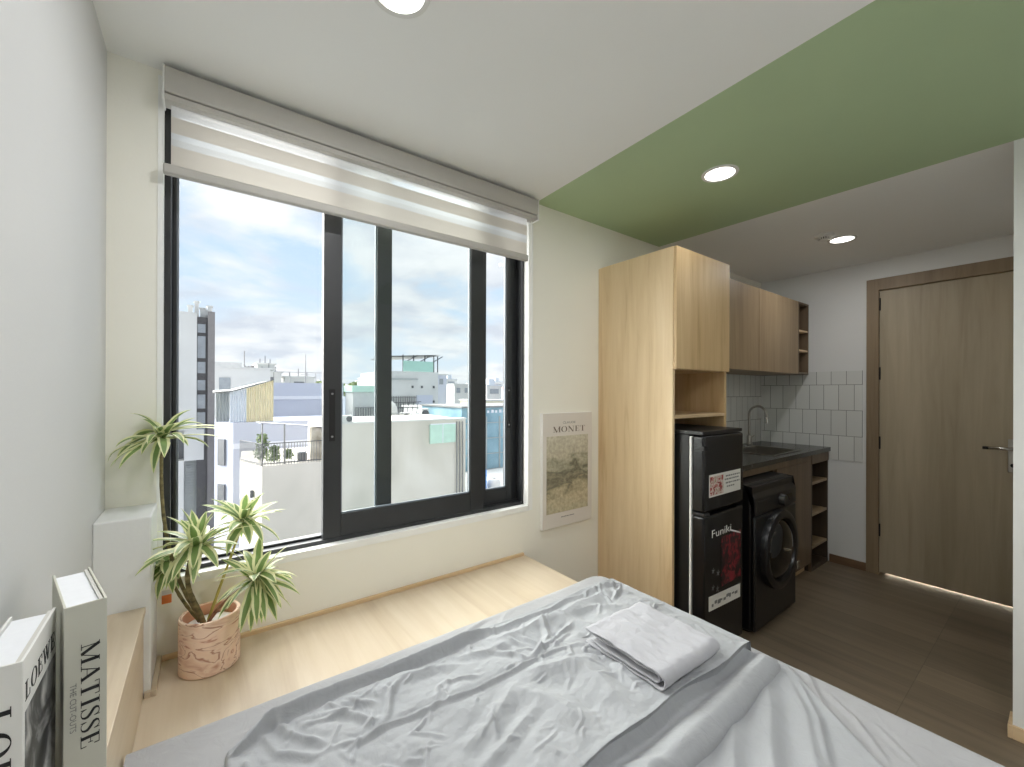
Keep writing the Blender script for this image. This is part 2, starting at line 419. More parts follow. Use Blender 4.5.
def font_mb(text, size, origin, ax, ay, an, depth=.0006, width=None):
    cu = bpy.data.curves.new('letters', 'FONT'); cu.body = text; cu.size = size; cu.resolution_u = 3
    ob = bpy.data.objects.new('letters', cu); C.objects.link(ob)
    dg = bpy.context.evaluated_depsgraph_get(); me = bpy.data.meshes.new_from_object(ob.evaluated_get(dg))
    O_, A, B, N = Vector(origin), Vector(ax), Vector(ay), Vector(an)
    xs = [v.co.x for v in me.vertices]; s = 1.0 if width is None else width/(max(xs)-min(xs))
    mb = MB(); mb.add([O_+A*v.co.x*s+B*v.co.y+N*depth for v in me.vertices], [tuple(p.vertices) for p in me.polygons])
    bpy.data.objects.remove(ob); bpy.data.curves.remove(cu); bpy.data.meshes.remove(me)
    return mb

# ------------------------------------------------------------------ room shell
CEIL = 2.268; XL = -.225; XD = 3.918; XP = 2.473; YB = -2.75
struct(MB().box(XL-.1, XD+.1, YB-.1, .13, -.12, 0).build('floor', M['floor']))
cm = MB()
zc = CEIL
cols = [(XL-.1, XL-.1), (1.353, 1.281), (2.402, 2.529), (XD+.1, XD+.1)]
y0, y1 = .13, YB-.1
for i in range(3):
    a, b = cols[i], cols[i+1]
    cm.add([(a[0],y0,zc),(b[0],y0,zc),(b[1],y1,zc),(a[1],y1,zc),(a[0],y0,zc+.12),(b[0],y0,zc+.12),(b[1],y1,zc+.12),(a[1],y1,zc+.12)],
           [(0,1,2,3),(7,6,5,4),(0,4,5,1),(2,6,7,3)]+([(0,3,7,4)] if i == 0 else [])+([(1,5,6,2)] if i == 2 else []), 1 if i == 1 else 0)
struct(cm.build('ceiling', [M['ceil'], M['green']]))
struct(MB().box(XL-.1, XL, YB-.1, .13, 0, CEIL).build('wall_left', M['wall_shaded']))
struct(MB().box(XL-.1, XD+.1, YB-.1, YB, 0, CEIL).build('wall_back', M['wall']))
WX0, WX1, WZ0, WZ1 = -.105, 1.312, .733, 2.25
wm = MB()
wm.box(XL, WX0, 0, .13, 0, CEIL).box(WX1, XD, 0, .13, 0, CEIL).box(WX0, WX1, 0, .13, 0, WZ0).box(WX0, WX1, 0, .13, WZ1, CEIL)
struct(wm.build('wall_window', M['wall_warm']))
# white plaster lining of the opening, standing a little proud of the wall
rv = MB()
rv.box(WX1-.006, WX1+.022, -.003, .035, WZ0-.02, WZ1).box(WX0-.009, WX0+.004, -.003, .035, WZ0-.02, WZ1).box(WX0, WX1, -.003, .035, WZ0-.022, WZ0+.004)
struct(rv.build('trim_1', M['reveal']))
# door wall with its opening
DY0, DY1, DZ = -.765, -1.515, 2.085
dw = MB()
dw.box(XD, XD+.1, DY0, 0, 0, CEIL).box(XD, XD+.1, -1.66, DY1, 0, CEIL).box(XD, XD+.1, DY1, DY0, DZ, CEIL).box(XD, XD+.1, YB, -1.66, 0, CEIL)
struct(dw.build('wall_door', M['wall']))
# bathroom partition
struct(MB().box(XP, XP+.1, YB, -1.493, 0, CEIL).box(XP+.1, XD, -1.66, -1.56, 0, CEIL).build('wall_partition', M['wall']))
# skirtings
struct(MB().box(XP-.012, XP, YB, -1.493, 0, .05).box(XP-.012, XP+.1, -1.493, -1.481, 0, .05).build('baseboard_partition', M['skirt_light'], bevel=.002))
struct(MB().box(XD-.012, XD, -.723, -.50, 0, .06).build('baseboard_door', M['skirt'], bevel=.002))
# tiled splashback on both kitchen walls
struct(MB().box(2.349, XD-.006, -.006, 0, .888, 1.475).build('wall_tiles_window', tiles('tiles_window_wall', 'x', .87, .02, (226,228,224), (120,120,116))))
struct(MB().box(XD-.006, XD, -.70, 0, .795, 1.475).build('wall_tiles_door', tiles('tiles_door_wall', 'y', .765-.195*0+.009+.0, 10*.0955+.031, (226,228,224), (120,120,116))))
# boxed plaster corner beside the window
struct(MB().box(XL, -.112, -.17, 0, .497, .972).build('wall_boxing', M['wall'], bevel=.004))
struct(MB().box(-.112, -.100, -.182, 0, .497, .512).box(XL+.1, -.112, -.182, -.17, .497, .512).build('baseboard_boxing', M['oak_y'], bevel=.0015))

# ------------------------------------------------------------------ window
win = bpy.data.objects.new('window_1', None); C.objects.link(win); win.location = (.6,.08,WZ0); win['kind'] = 'structure'
fr = MB()
fr.box(WX0, -.084, .035, .13, WZ0, WZ1).box(1.295, WX1-.006, .035, .13, WZ0, WZ1).box(WX0, WX1, .035, .13, WZ0, WZ0+.018).box(WX0, WX1, .035, .13, WZ1-.02, WZ1)
fr.box(-.084, 1.295, .071, .078, WZ0+.018, WZ0+.026)
fr.build('window_frame', M['alu'], win, bevel=.002)
def sash(x0, x1, y0, y1, wl, wr, zb, zt, rail_b, gm, handle=None):
    o = MB().box(x0, x0+wl, y0, y1, zb, zt).box(x1-wr, x1, y0, y1, zb, zt).box(x0+wl, x1-wr, y0, y1, zb, zb+rail_b).box(x0+wl, x1-wr, y0, y1, zt-.03, zt).build('sash', M['alu'], win, bevel=.0025)
    ym = (y0+y1)/2
    MB().box(x0+wl-.004, x1-wr+.004, ym-.003, ym+.003, zb+rail_b-.004, zt-.026).build('glass_pane', M[gm], o)
    g = .005
    MB().box(x0+wl, x0+wl+g, y0+.006, ym, zb+rail_b, zt-.03).box(x1-wr-g, x1-wr, y0+.006, ym, zb+rail_b, zt-.03).box(x0+wl, x1-wr, y0+.006, ym, zb+rail_b, zb+rail_b+g).build('glazing_bead', M['gasket'], o)
    if handle:
        hx, z0, z1 = handle
        MB().box(hx-.011, hx+.011, y0-.002, y0+.004, z0-.018, z1+.018).build('pull_handle', M['alu_dark'], o, bevel=.001)
        s = MB()
        for z in (z0, z1): s.lathe([(0,0),(.004,0),(.004,.004),(0,.004)], (hx, y0-.005, z), 10, 'y')
        s.build('screw', M['screw'], o)
ZT = WZ1-.02
sash(-.084, .637, .085, .115, .012, .064, WZ0+.004, ZT, .013, 'glass')
sash(1.045, 1.296, .085, .115, .064, .062, WZ0+.018, ZT, .072, 'glass', (1.248, 1.14, 1.315))
sash(.358, 1.068, .04, .07, .064, .072, WZ0+.016, ZT, .088, 'glass_b', (.389, 1.135, 1.297))

# zebra roller blind
bl = thing('roller_blind', 'beige zebra roller blind, half raised, under the ceiling across the top of the window', 'blind', (.6,-.04,2.25))
MB().box(-.098, 1.318, -.062, 0, 2.176, 2.252).build('headrail', M['blind_case'], bl, bevel=.004)
MB().box(-.098, 1.318, -.058, -.006, 2.155, 2.174).build('headrail_lip', M['blind_case'], bl, bevel=.003)
for cx in (-.1005, 1.317): MB().box(cx, cx+.0045, -.064, -.001, 2.15, 2.254).build('end_cap', M['white_plastic'], bl, bevel=.001)
bx0, bx1 = -.082, 1.268
for nm, z0, z1, mt in (('sheer_band',2.122,2.156,'blind_sheer'),('fabric_band',2.074,2.122,'blind_op'),('sheer_band',2.056,2.074,'blind_mid'),('fabric_band',2.036,2.056,'blind_mid2'),('fabric_band',1.975,2.036,'blind_op')):
    MB().add([(bx0,-.034,z0),(bx1,-.034,z0),(bx1,-.034,z1),(bx0,-.034,z1)], [(0,1,2,3)]).build(nm, M[mt], bl)
MB().box(bx0-.018, bx1+.002, -.046, -.022, 1.946, 1.976).build('bottom_rail', M['blind_case'], bl, bevel=.005, smooth=True)
ch = MB()
for k in range(56):
    z = 2.15-k*.012
    ch.lathe([(0,-.003),(.003,0),(0,.003)], (1.3005,-.03,z), 6)
ch.tube([(1.3005,-.03,2.15),(1.3005,-.03,1.485)], .0009, 5)
for k in range(56):
    z = 2.15-k*.012
    ch.lathe([(0,-.003),(.003,0),(0,.003)], (1.3005,-.018,z), 6)
ch.tube([(1.3005,-.018,2.15),(1.3005,-.018,1.485)], .0009, 5)
ch.build('bead_chain', M['chain'], bl)

# ------------------------------------------------------------------ platform bench, headboard
pf = thing('platform_bench', 'pale oak platform running under the window and below the mattress', 'platform', (.5,-1.3,0))
MB().box(XL+.002, 1.283, YB+.002, -.002, .478, .497).build('platform_top', M['oak_y'], pf, bevel=.0015)
MB().box(XL+.002, 1.272, YB+.002, -.01, 0, .478).build('platform_body', M['oak_x'], pf)
MB().box(-.099, 1.275, -.013, -.001, .497, .511).build('edge_trim', M['oak_x'], pf, bevel=.0015)
hb = thing('headboard_ledge', 'low oak headboard ledge along the white wall with books standing on it', 'headboard', (-.175,-1.4,.497))
MB().box(XL+.002, -.127, YB+.002, -.171, .498, .717).build('ledge_body', M['oak_y'], hb)
MB().box(XL+.002, -.123, YB+.002, -.1705, .717, .735).build('ledge_top', M['oak_y'], hb, bevel=.0012)

# ------------------------------------------------------------------ bedding
def seg_dist(X, Y, pts):
    """distance to a polyline, signed side, and taper towards its ends"""
    best = np.full(X.shape, 1e9); tt = np.zeros(X.shape); side = np.zeros(X.shape)
    L = [0]
    for a, b in zip(pts, pts[1:]): L.append(L[-1]+math.hypot(b[0]-a[0], b[1]-a[1]))
    for i, (a, b) in enumerate(zip(pts, pts[1:])):
        dx, dy = b[0]-a[0], b[1]-a[1]; q = dx*dx+dy*dy
        t = np.clip(((X-a[0])*dx+(Y-a[1])*dy)/q, 0, 1)
        px, py = X-(a[0]+t*dx), Y-(a[1]+t*dy)
        d = np.hypot(px, py); m = d < best
        best = np.where(m, d, best); tt = np.where(m, (L[i]+t*math.sqrt(q))/L[-1], tt); side = np.where(m, np.sign(dx*py-dy*px), side)
    return best, tt, side
def ridges(X, Y, lst):
    Z = np.zeros(X.shape)
    for pts, w, h, *k in lst:
        d, t, s = seg_dist(X, Y, pts)
        taper = np.clip(np.minimum(t, 1-t)*5+.12, 0, 1) if not (k and k[0] == 'full') else 1.0
        Z += h*taper*(.65*np.exp(-(d/w)**2)+.35*np.exp(-d/(w*.45)))
        Z -= .35*h*taper*np.exp(-((d-1.9*w)/w)**2)
    return Z
def fbm(X, Y, s, amp, octv=4, ox=0., oy=0., sy=1.0):
    f = np.empty(X.shape); it = np.nditer([X, Y, f], op_flags=[['readonly'],['readonly'],['writeonly']])
    for a, b, c in it: c[...] = mnoise.fractal(Vector((float(a)*s+ox, float(b)*s*sy+oy, 1.7)), 1.0, 2.0, octv)
    return f*amp
def grid_mesh(name, xs, ys, Z, mat, parent, X=None, Y=None):
    if X is None: X, Y = np.meshgrid(xs, ys, indexing='ij')
    nx, ny = X.shape
    mb = MB()
    mb.v = [(float(a), float(b), float(c)) for a, b, c in zip(X.ravel(), Y.ravel(), Z.ravel())]
    mb.f = [(i*ny+j, (i+1)*ny+j, (i+1)*ny+j+1, i*ny+j+1) for i in range(nx-1) for j in range(ny-1)]
    mb.m = [0]*len(mb.f)
    return mb.build(name, mat, parent, smooth='all')
def edge_round(d, r):
    q = np.clip(d, 0, r)
    return r-np.sqrt(np.maximum(0, r*r-(r-q)**2))

mt = thing('mattress', 'mattress in a grey fitted sheet lying on the oak platform', 'mattress', (.57,-1.5,.498))
xs = np.concatenate([np.linspace(-.121,.9,90), np.linspace(.905,1.262,120)[0:]]); ys = np.concatenate([np.linspace(-2.7,-1.75,40), np.linspace(-1.742,-.50,230)])
X, Y = np.meshgrid(xs, ys, indexing='ij')
r = .038
d = np.minimum.reduce([1.262-X, -.50-Y]); dc = d
Z = .592-edge_round(d, r)
# rounder corner
cx_, cy_ = 1.262-.07, -.50-.07
cd = np.hypot(np.maximum(X-cx_,0), np.maximum(Y-cy_,0))
Z = np.where((X > cx_) & (Y > cy_), .592-edge_round(.07-cd, r)-np.where(cd > .07, .03, 0), Z)
Z = np.maximum(Z, .5)
Z += .012*np.exp(-((X-1.19)/.09)**2-((Y+.565)/.05)**2)
sheet_r = [
 ([(1.22,-.789),(1.212,-.838),(1.205,-.884)], .006, .004), ([(1.232,-.80),(1.222,-.835)], .005, .003),
 ([(1.218,-.942),(1.172,-.997)], .006, .004), ([(.565,-.591),(.63,-.555),(.725,-.529)], .007, .005),
 ([(.72,-.60),(.76,-.56),(.80,-.535)], .006, .004), ([(.25,-.60),(.32,-.57),(.40,-.535)], .006, .003), ([(.05,-.60),(.11,-.61),(.16,-.60)], .006, .003),
 ([(1.246,-1.158),(1.235,-1.225),(1.12,-1.30),(1.071,-1.338),(1.0,-1.42)], .008, .007), ([(1.232,-1.16),(1.19,-1.24),(1.09,-1.30)], .007, .005),
 ([(1.2,-1.267),(1.149,-1.345),(1.06,-1.42)], .006, .005), ([(1.17,-1.37),(1.10,-1.45)], .006, .003),
]
Z += ridges(X, Y, sheet_r)*np.clip((1.25-X)*30, 0, 1) + fbm(X, Y, 7, .0025, 4)*np.clip(d*20, 0, 1)
grid_mesh('fitted_sheet', xs, ys, Z, M['sheet'], mt, X, Y)
MB().box(-.119, 1.256, -2.69, -.506, .498, .556).build('mattress_core', M['mattress'], mt, bevel=.012, smooth=True)

dv = thing('duvet', 'crumpled grey duvet spread over the bed with its edge folded back', 'duvet', (.6,-.9,.592))
def layer(name, x0, x1, y0, y1, base, thick, rl, rnd, nx, ny, noise=(), outline=None, extra=None):
    xs = np.linspace(x0, x1, nx); ys = np.linspace(y0, y1, ny)
    X, Y = np.meshgrid(xs, ys, indexing='ij')
    d = np.minimum.reduce([X-x0, x1-X, Y-y0, y1-Y])
    Z = base+thick-edge_round(d, rnd)*(thick/rnd)
    w = np.clip(d/.03, 0, 1)
    Z += ridges(X, Y, rl)*w
    for s, a, o, ox, sy in noise: Z += fbm(X, Y, s, a, o, ox, 0, sy)*w
    if extra is not None: Z += extra(X, Y)*w
    X2, Y2 = X.copy(), Y.copy()
    if outline is not None: X2, Y2 = outline(X, Y)
    Z = np.maximum(Z, .594 if base < .6 else base-.004)
    return grid_mesh(name, None, None, Z, M['duvet'], dv, X2, Y2)
# bottom layer: soft folds fanning from the folded corner towards the viewer's side of the bed
fan = [([(1.19,-1.20),(1.127,-1.286),(.977,-1.374),(.85,-1.44)], .028, .008), ([(1.10,-1.19),(1.039,-1.23),(.98,-1.26),(.896,-1.314),(.78,-1.38)], .026, .009),
       ([(.93,-1.19),(.856,-1.235),(.79,-1.29)], .022, .007), ([(1.21,-1.22),(1.16,-1.30),(1.06,-1.36)], .010, .005)]
def taper_right(X, Y):
    s = np.clip((-1.19-Y)/.35, 0, 1)
    return .03+(X-.03)*(1-(s*.24)*1.0), Y
layer('lower_fold', .03, 1.225, -2.2, -1.165, .592, .008, fan, .012, 260, 210, [(5,.004,4,3.,1.)], taper_right)
layer('middle_fold', .03, 1.192, -1.195, -1.02, .597, .024, [([(.2,-1.165),(.8,-1.172),(1.17,-1.16)], .025, .004,'full'),([(1.03,-1.18),(1.0,-1.10)], .01, .003),([(.7,-1.19),(.62,-1.12)], .012, .004)], .022, 240, 60, [(8,.003,4,9.,1.)],
      lambda X, Y: (X, Y+.012*np.sin(X*6)*np.clip((-1.1-Y)/.1,0,1)), lambda X, Y: -.020*np.exp(-((Y+1.118)/.020)**2)+.006*np.exp(-((Y+1.168)/.018)**2))
top = [
 ([(.055,-.69),(.10,-.662),(.15,-.652),(.25,-.648),(.40,-.648),(.54,-.652),(.64,-.660)], .011, .017), ([(.05,-.69),(.10,-.662),(.25,-.650),(.40,-.650),(.54,-.654),(.70,-.662),(.90,-.664),(1.10,-.668),(1.17,-.672)], .010, .010, 'full'),
 ([(.564,-.712),(.751,-.708),(.983,-.70),(1.12,-.69)], .022, .010),
 ([(.152,-.794),(.193,-.80),(.243,-.814),(.297,-.813),(.394,-.823),(.474,-.834),(.56,-.828),(.634,-.827),(.71,-.832),(.81,-.854)], .0055, .007),
 ([(.301,-.80),(.33,-.738),(.36,-.708)], .006, .008), ([(.117,-.66),(.136,-.717),(.191,-.787)], .007, .008), ([(.199,-.704),(.241,-.73),(.278,-.792)], .008, .009),
 ([(.09,-.68),(.11,-.75),(.17,-.80)], .007, .006), ([(.25,-.69),(.27,-.72),(.30,-.745)], .006, .006), ([(.21,-.68),(.235,-.71)], .006, .005),
 ([(1.188,-.672),(1.135,-.714),(1.06,-.745)], .006, .008), ([(1.13,-.69),(1.09,-.74)], .006, .005),
 ([(.799,-.695),(.765,-.77),(.682,-.811)], .008, .008), ([(.664,-.811),(.754,-.793),(.867,-.762)], .007, .008), ([(.73,-.82),(.79,-.80),(.83,-.79)], .006, .006),
 ([(.60,-.74),(.64,-.78),(.655,-.815)], .007, .007), ([(.70,-.73),(.72,-.78),(.705,-.82)], .006, .007), ([(.66,-.72),(.69,-.77)], .006, .005),
 ([(.452,-.974),(.469,-.939),(.475,-.91)], .008, .008), ([(.381,-.952),(.489,-.92),(.594,-.857)], .014, .006), ([(.40,-1.0),(.47,-.985),(.56,-.95)], .012, .006),
 ([(.62,-.85),(.70,-.89),(.80,-.93)], .022, .010), ([(.56,-.87),(.60,-.95),(.62,-1.05)], .028, .011), ([(.72,-.88),(.74,-.97),(.72,-1.06)], .03, .010), ([(.30,-.86),(.36,-.95),(.36,-1.05)], .03, .009),
 ([(.79,-.87),(.81,-.90),(.835,-.91)], .006, .006), ([(.78,-.89),(.80,-.93)], .005, .005), ([(.83,-.95),(.80,-1.0),(.79,-1.06)], .012, .005),
 ([(.41,-.80),(.44,-.77),(.50,-.785),(.53,-.80)], .006, .005), ([(.43,-.83),(.425,-.77)], .005, .005), ([(.90,-.72),(.98,-.74),(1.05,-.80)], .016, .007), ([(.86,-.70),(.88,-.78),(.90,-.83)], .02, .008),
 ([(.50,-.70),(.58,-.73),(.66,-.735)], .012, .006), ([(.36,-.70),(.45,-.71),(.52,-.74)], .014, .007), ([(.05,-.80),(.12,-.84),(.15,-.92)], .02, .010), ([(.06,-.74),(.07,-.80)], .008, .008), ([(.16,-.88),(.22,-.95),(.22,-1.05)], .03, .008),
 ([(.10,-1.106),(.4,-1.103),(.8,-1.108),(1.17,-1.11)], .006, .002, 'full'),
]
def top_outline(X, Y):
    # wavy front edge, far edge drawn in a little at the left corner
    f = np.clip((Y+1.02)/-.1, 0, 1)
    g = np.clip((Y+.72)/.09, 0, 1)
    un = np.clip((-1.1085-Y)/.0095, 0, 1)
    return X, Y+un*.022+f*(.006*np.sin(X*9+1)+.004*np.sin(X*23))-g*(.07*np.exp(-((X-.03)/.05)**2))+g*(.006*np.sin(X*13))
rg = random.Random(12)
for k in range(110):
    x, y = rg.uniform(.08,1.15), rg.uniform(-1.07,-.68)
    a = rg.gauss(.5,.9); L_ = rg.uniform(.025,.09); b = a+rg.uniform(-.7,.7)
    p1 = (x+math.cos(a)*L_*.5, y+math.sin(a)*L_*.5)
    k_ = 1.0 if y > -.9 else .55
    top.append(([(x,y),p1,(p1[0]+math.cos(b)*L_*.5,p1[1]+math.sin(b)*L_*.5)], rg.uniform(.003,.005), rg.uniform(.002,.0048)*k_))
def right_slope(X, Y): return -.016*np.clip(1-(1.196-X)/.07, 0, 1)**1.5+.004*np.sin(X*40+Y*25)*np.exp(-((X-.9)/.3)**2-((Y+.7)/.05)**2)
layer('upper_fold', .03, 1.196, -1.118, -.630, .604, .034, top, .010, 400, 214, [(6,.008,5,0.,1.3),(16,.003,4,5.,.8),(34,.0012,3,2.,1.)], top_outline, right_slope)

# folded pillowcase on the duvet
fc = thing('folded_pillowcase', 'square folded pale grey pillowcase lying on the duvet', 'linen', (.94,-.97,.63))
def folded(name, prof, x0, x1, seed, amp):
    n = len(prof); m = 46; mb = MB()
    for i in range(m):
        u = i/(m-1); x = x0+(x1-x0)*u
        for k, (y, z) in enumerate(prof):
            q = mnoise.fractal(Vector((x*16+seed, y*16, z*30)), 1., 2., 4)
            c = mnoise.noise(Vector((x*30, y*18+seed, 3.)))
            cr = max(0., 1-abs(c)*6)*amp*.5
            top_w = max(0., min(1., (z-.641)/.02))
            mb.v.append((x+.006*mnoise.noise(Vector((y*20, seed, z*50))), y+.004*mnoise.noise(Vector((x*14, seed+4, z*40))), z+(q*amp+cr)*(.25+.75*top_w)))
    mb.f = [(i*n+k, (i+1)*n+k, (i+1)*n+k+1, i*n+k+1) for i in range(m-1) for k in range(n-1)]; mb.m = [0]*len(mb.f)
    o = mb.build(name, M['cloth'], fc, smooth='all')
    s = o.modifiers.new('thickness', 'SOLIDIFY'); s.thickness = .0035; s.offset = 0
    return o
def u_fold(ya, yb, z0, z1, n=26):
    """open at ya (far), folded round at yb (near)"""
    r_ = (z1-z0)/2; out = [(ya+(yb+r_-ya)*i/n, z1) for i in range(n)]
    out += [(yb+r_-r_*math.sin(PI*k/8), z0+r_+r_*math.cos(PI*k/8)) for k in range(9)]
    out += [(yb+r_+(ya-yb-r_)*i/n, z0) for i in range(1, n+1)]
    return out
folded('outer_fold', u_fold(-.855, -1.093, .641, .676), .820, 1.054, 1.3, .0045)
folded('inner_fold', u_fold(-.868, -1.076, .650, .667), .824, 1.050, 7.7, .002)

# ------------------------------------------------------------------ potted plant
PC = (.0163, -.1078); PR = .0752
pl = thing('potted_dracaena', 'variegated plant with green and cream leaves in a marbled terracotta pot on the window bench', 'plant', (PC[0],PC[1],.498))
MB().lathe([(0,.0),(PR-.004,0),(PR,.004),(PR,.152),(PR-.002,.1545),(PR-.008,.1545),(PR-.010,.152)], (PC[0],PC[1],.498), 64).build('plant_pot', M['terracotta'], pl, smooth=True)
MB().lathe([(PR-.010,.152),(PR-.010,.115)], (PC[0],PC[1],.498), 64).build('pot_lining', M['terracotta_in'], pl, smooth=True)
so = MB(); so.lathe([(PR-.0105,.120),(.055,.124),(.03,.127),(0,.128)], (PC[0],PC[1],.498), 48)
so.build('pebble_topping', M['soil'], pl, smooth=True)
def bez(p0, p1, p2, p3, n=14):
    P = [Vector(p) for p in (p0,p1,p2,p3)]
    return [P[0]*(1-t)**3+P[1]*3*t*(1-t)**2+P[2]*3*t*t*(1-t)+P[3]*t**3 for t in [i/n for i in range(n+1)]]
def stem(pts, r0, r1, mat):
    n = len(pts)
    MB().tube(pts, [r0+(r1-r0)*i/(n-1)+.0004*math.sin(i*2.3) for i in range(n)], 10).build('stem', M[mat], pl, smooth='all')
ZS = .618
R1, R2, R3, R4, R5 = (-.098,-.045,1.178), (-.015,-.15,.872), (.099,-.085,.900), (.128,-.175,.752), (-.086,-.06,.806)
stem(bez((.004,-.105,ZS), (-.05,-.10,.72), (-.112,-.07,.86), R1, 24), .0052, .0042, 'stem')
stem(bez((.002,-.125,ZS), (-.01,-.13,.70), (-.065,-.135,.75), (-.018,-.148,.86), 20), .0075, .0055, 'stem')
stem([(-.0175,-.148,.845),(-.016,-.149,.862),R2], .0062, .0048, 'stem_young')
stem(bez((.010,-.10,ZS), (.03,-.10,.69), (.055,-.10,.76), R3, 16), .0042, .0035, 'stem_young')
stem(bez((.008,-.12,ZS), (.03,-.13,.675), (.07,-.15,.70), R4, 16), .0052, .0045, 'stem_brown')
stem(bez((-.004,-.10,ZS), (-.03,-.085,.66), (-.075,-.065,.72), R5, 16), .0045, .004, 'stem')

def leaf(mb, base, yaw, elev, L, W, droop, rng):
    n = 9; p = Vector(base); dirh = Vector((math.cos(yaw), math.sin(yaw), 0)); e = elev
    perp = Vector((-math.sin(yaw), math.cos(yaw), 0)); roll = rng.uniform(-.35,.35)
    o = len(mb.v); st = L/n; P = []
    for i in range(n+1):
        t = i/n
        P.append((p.copy(), e)); d_ = dirh*math.cos(e)+Vector((0,0,1))*math.sin(e)
        p = p+d_*st; e -= droop*(.4+1.2*t)/n
    for i, (q, e) in enumerate(P):
        t = i/n
        w = W*(.34+.66*math.sin(PI*min(1,t*1.25+.12)) if t < .5 else max(.02, math.cos((t-.46)/.54*PI/2)**.9))
        up = Vector((0,0,1))*math.cos(e)-dirh*math.sin(e)
        pr = perp*math.cos(roll)+up*math.sin(roll); un = up*math.cos(roll)-perp*math.sin(roll)
        for s, lift in ((-1,.22),(-.52,.06),(0,0),(.52,.06),(1,.22)):
            v_ = q+pr*(s*w/2)+un*(lift*w*.5)
            if v_.y > -.03: v_.y = -.03+.026*math.tanh((v_.y+.03)/.026)
            if v_.x < -.19: v_.x = -.19-.03*math.tanh((-.19-v_.x)/.03)
            mb.v.append(tuple(v_))
    for i in range(n):
        for k in range(4):
            a = o+i*5+k
            mb.f.append((a, a+1, a+6, a+5))
            mb.m.append(1 if k in (0,3) else (2 if (i >= n-1) else 0))
def rosette(base, seed, specs):
    rng = random.Random(seed); mb = MB()
    for (cnt, yaw0, yaw1, e0, e1, l0, l1, dr0, dr1) in specs:
        for k in range(cnt):
            yaw = yaw0+(yaw1-yaw0)*((k+rng.uniform(.1,.9))/cnt)
            leaf(mb, (base[0]+.005*math.cos(yaw), base[1]+.005*math.sin(yaw), base[2]+rng.uniform(-.016,.012)), yaw, rng.uniform(e0,e1), rng.uniform(l0,l1), rng.uniform(.024,.032), rng.uniform(dr0,dr1), rng)
    me_o = mb.build('leaf_rosette', [M['leaf_green'], M['leaf_cream'], M['leaf_mid']], pl, smooth='all')
    return me_o
T2 = 2*PI
# yaw: 0 = +x, PI/2 = towards the window; the camera looks from -y
rosette(R1, 3, [(8,0,T2,.5,1.2,.07,.10,.6,1.2),(9,0,T2,0,.45,.10,.135,.9,1.6),(8,PI*.85,PI*1.6,-.45,.1,.11,.15,.9,1.4),(3,-.45,.1,.15,.4,.15,.18,.5,.9)])
rosette(R2, 11, [(9,0,T2,.85,1.35,.085,.115,.3,.8),(11,0,T2,.2,.8,.11,.145,.5,1.1),(10,0,T2,-.3,.2,.12,.15,.7,1.2),(3,PI*1.15,PI*1.6,-.6,-.2,.11,.14,.5,.9)])
rosette(R3, 21, [(9,0,T2,.85,1.35,.08,.11,.3,.8),(11,0,T2,.2,.8,.10,.135,.5,1.1),(10,0,T2,-.4,.2,.11,.15,.7,1.2)])
rosette(R4, 32, [(7,0,T2,.8,1.3,.09,.12,.3,.7),(10,0,T2,.1,.7,.10,.13,.5,1.1),(11,-PI*.95,PI*.25,-.7,-.1,.11,.145,.5,1.1),(8,-PI*.8,0,-1.2,-.6,.11,.15,.2,.5)])
rosette(R5, 44, [(6,0,T2,.5,1.2,.05,.07,.4,1.),(9,0,T2,-.1,.5,.06,.09,.7,1.3),(8,-PI,0,-.9,-.2,.07,.10,.5,1.)])

# small sticker left on the wall under the window
sk = thing('wall_sticker', 'small orange sticker on the wall under the window beside the plant pot', 'sticker', (-.09,0,.67))
MB().box(-.101,-.078,-.0012,0,.664,.69).build('sticker_body', M['label_orange'], sk)
MB().box(-.101,-.078,-.0014,0,.69,.704).build('sticker_header', M['label_clear'], sk)

# ------------------------------------------------------------------ books
def book(name, label, w, dp, h, loc, rz, cover, inner):
    b = thing(name, label, 'book', loc, rz)
    t = .0028
    MB().box(0, t, .002, dp, 0, h).build('cover_board', cover, b, local=True, bevel=.0006)
    MB().box(w-t, w, .002, dp, 0, h).build('cover_board', cover, b, local=True, bevel=.0006)
    MB().box(0, w, 0, t, 0, h).build('spine', cover, b, local=True, bevel=.0008)
    MB().box(t+.0008, w-t-.0008-.004, t+.001, dp-.006, .004, h-.0045).build('page_block', M['pages'], b, local=True)
    MB().box(w-t-.0045, w-t-.0008, t+.001, dp-.003, .003, h-.002).build('endpaper', inner, b, local=True)
    return b
b1 = book('art_book', 'sage grey art book with MATISSE down its spine, standing on the headboard ledge', .0425, .165, .275, (-.1515,-.820,.7355), math.radians(15.0), M['book_grey'], M['book_inner'])
# spine text reads downwards: text x-axis = -z, letter tops point to +x
roman_mb('MATISSE', .0185, (.0165, -.0002, .275-.056), (0,0,-1), (1,0,0), (0,-1,0), .0005, width=.146).build('title_lettering', M['black_ink'], b1, local=True)
font_mb('THE CUT-OUTS', .0090, (.0060, -.0002, .275-.106), (0,0,-1), (1,0,0), (0,-1,0), .0005, width=.066).build('subtitle_lettering', M['grey_ink'], b1, local=True)
b2 = book('fashion_book', 'white fashion book with LOEWE on spine and cover, beside the sage grey book', .043, .150, .265, (-.206,-.928,.7355), math.radians(1.5), M['book_white'], M['book_inner'])
roman_mb('LOEWE', .022, (.0125, -.0002, .265-.046), (0,0,-1), (1,0,0), (0,-1,0), .0005, width=.150).build('title_lettering', M['black_ink'], b2, local=True)
roman_mb('LOEWE', .021, (.0431, .007, .265-.050), (0,1,0), (0,0,1), (1,0,0), .0004, width=.134).build('title_lettering', M['black_ink'], b2, local=True)
MB().box(.0429, .0434, .008, .146, .012, .203).build('cover_photograph', M['book_photo'], b2, local=True)

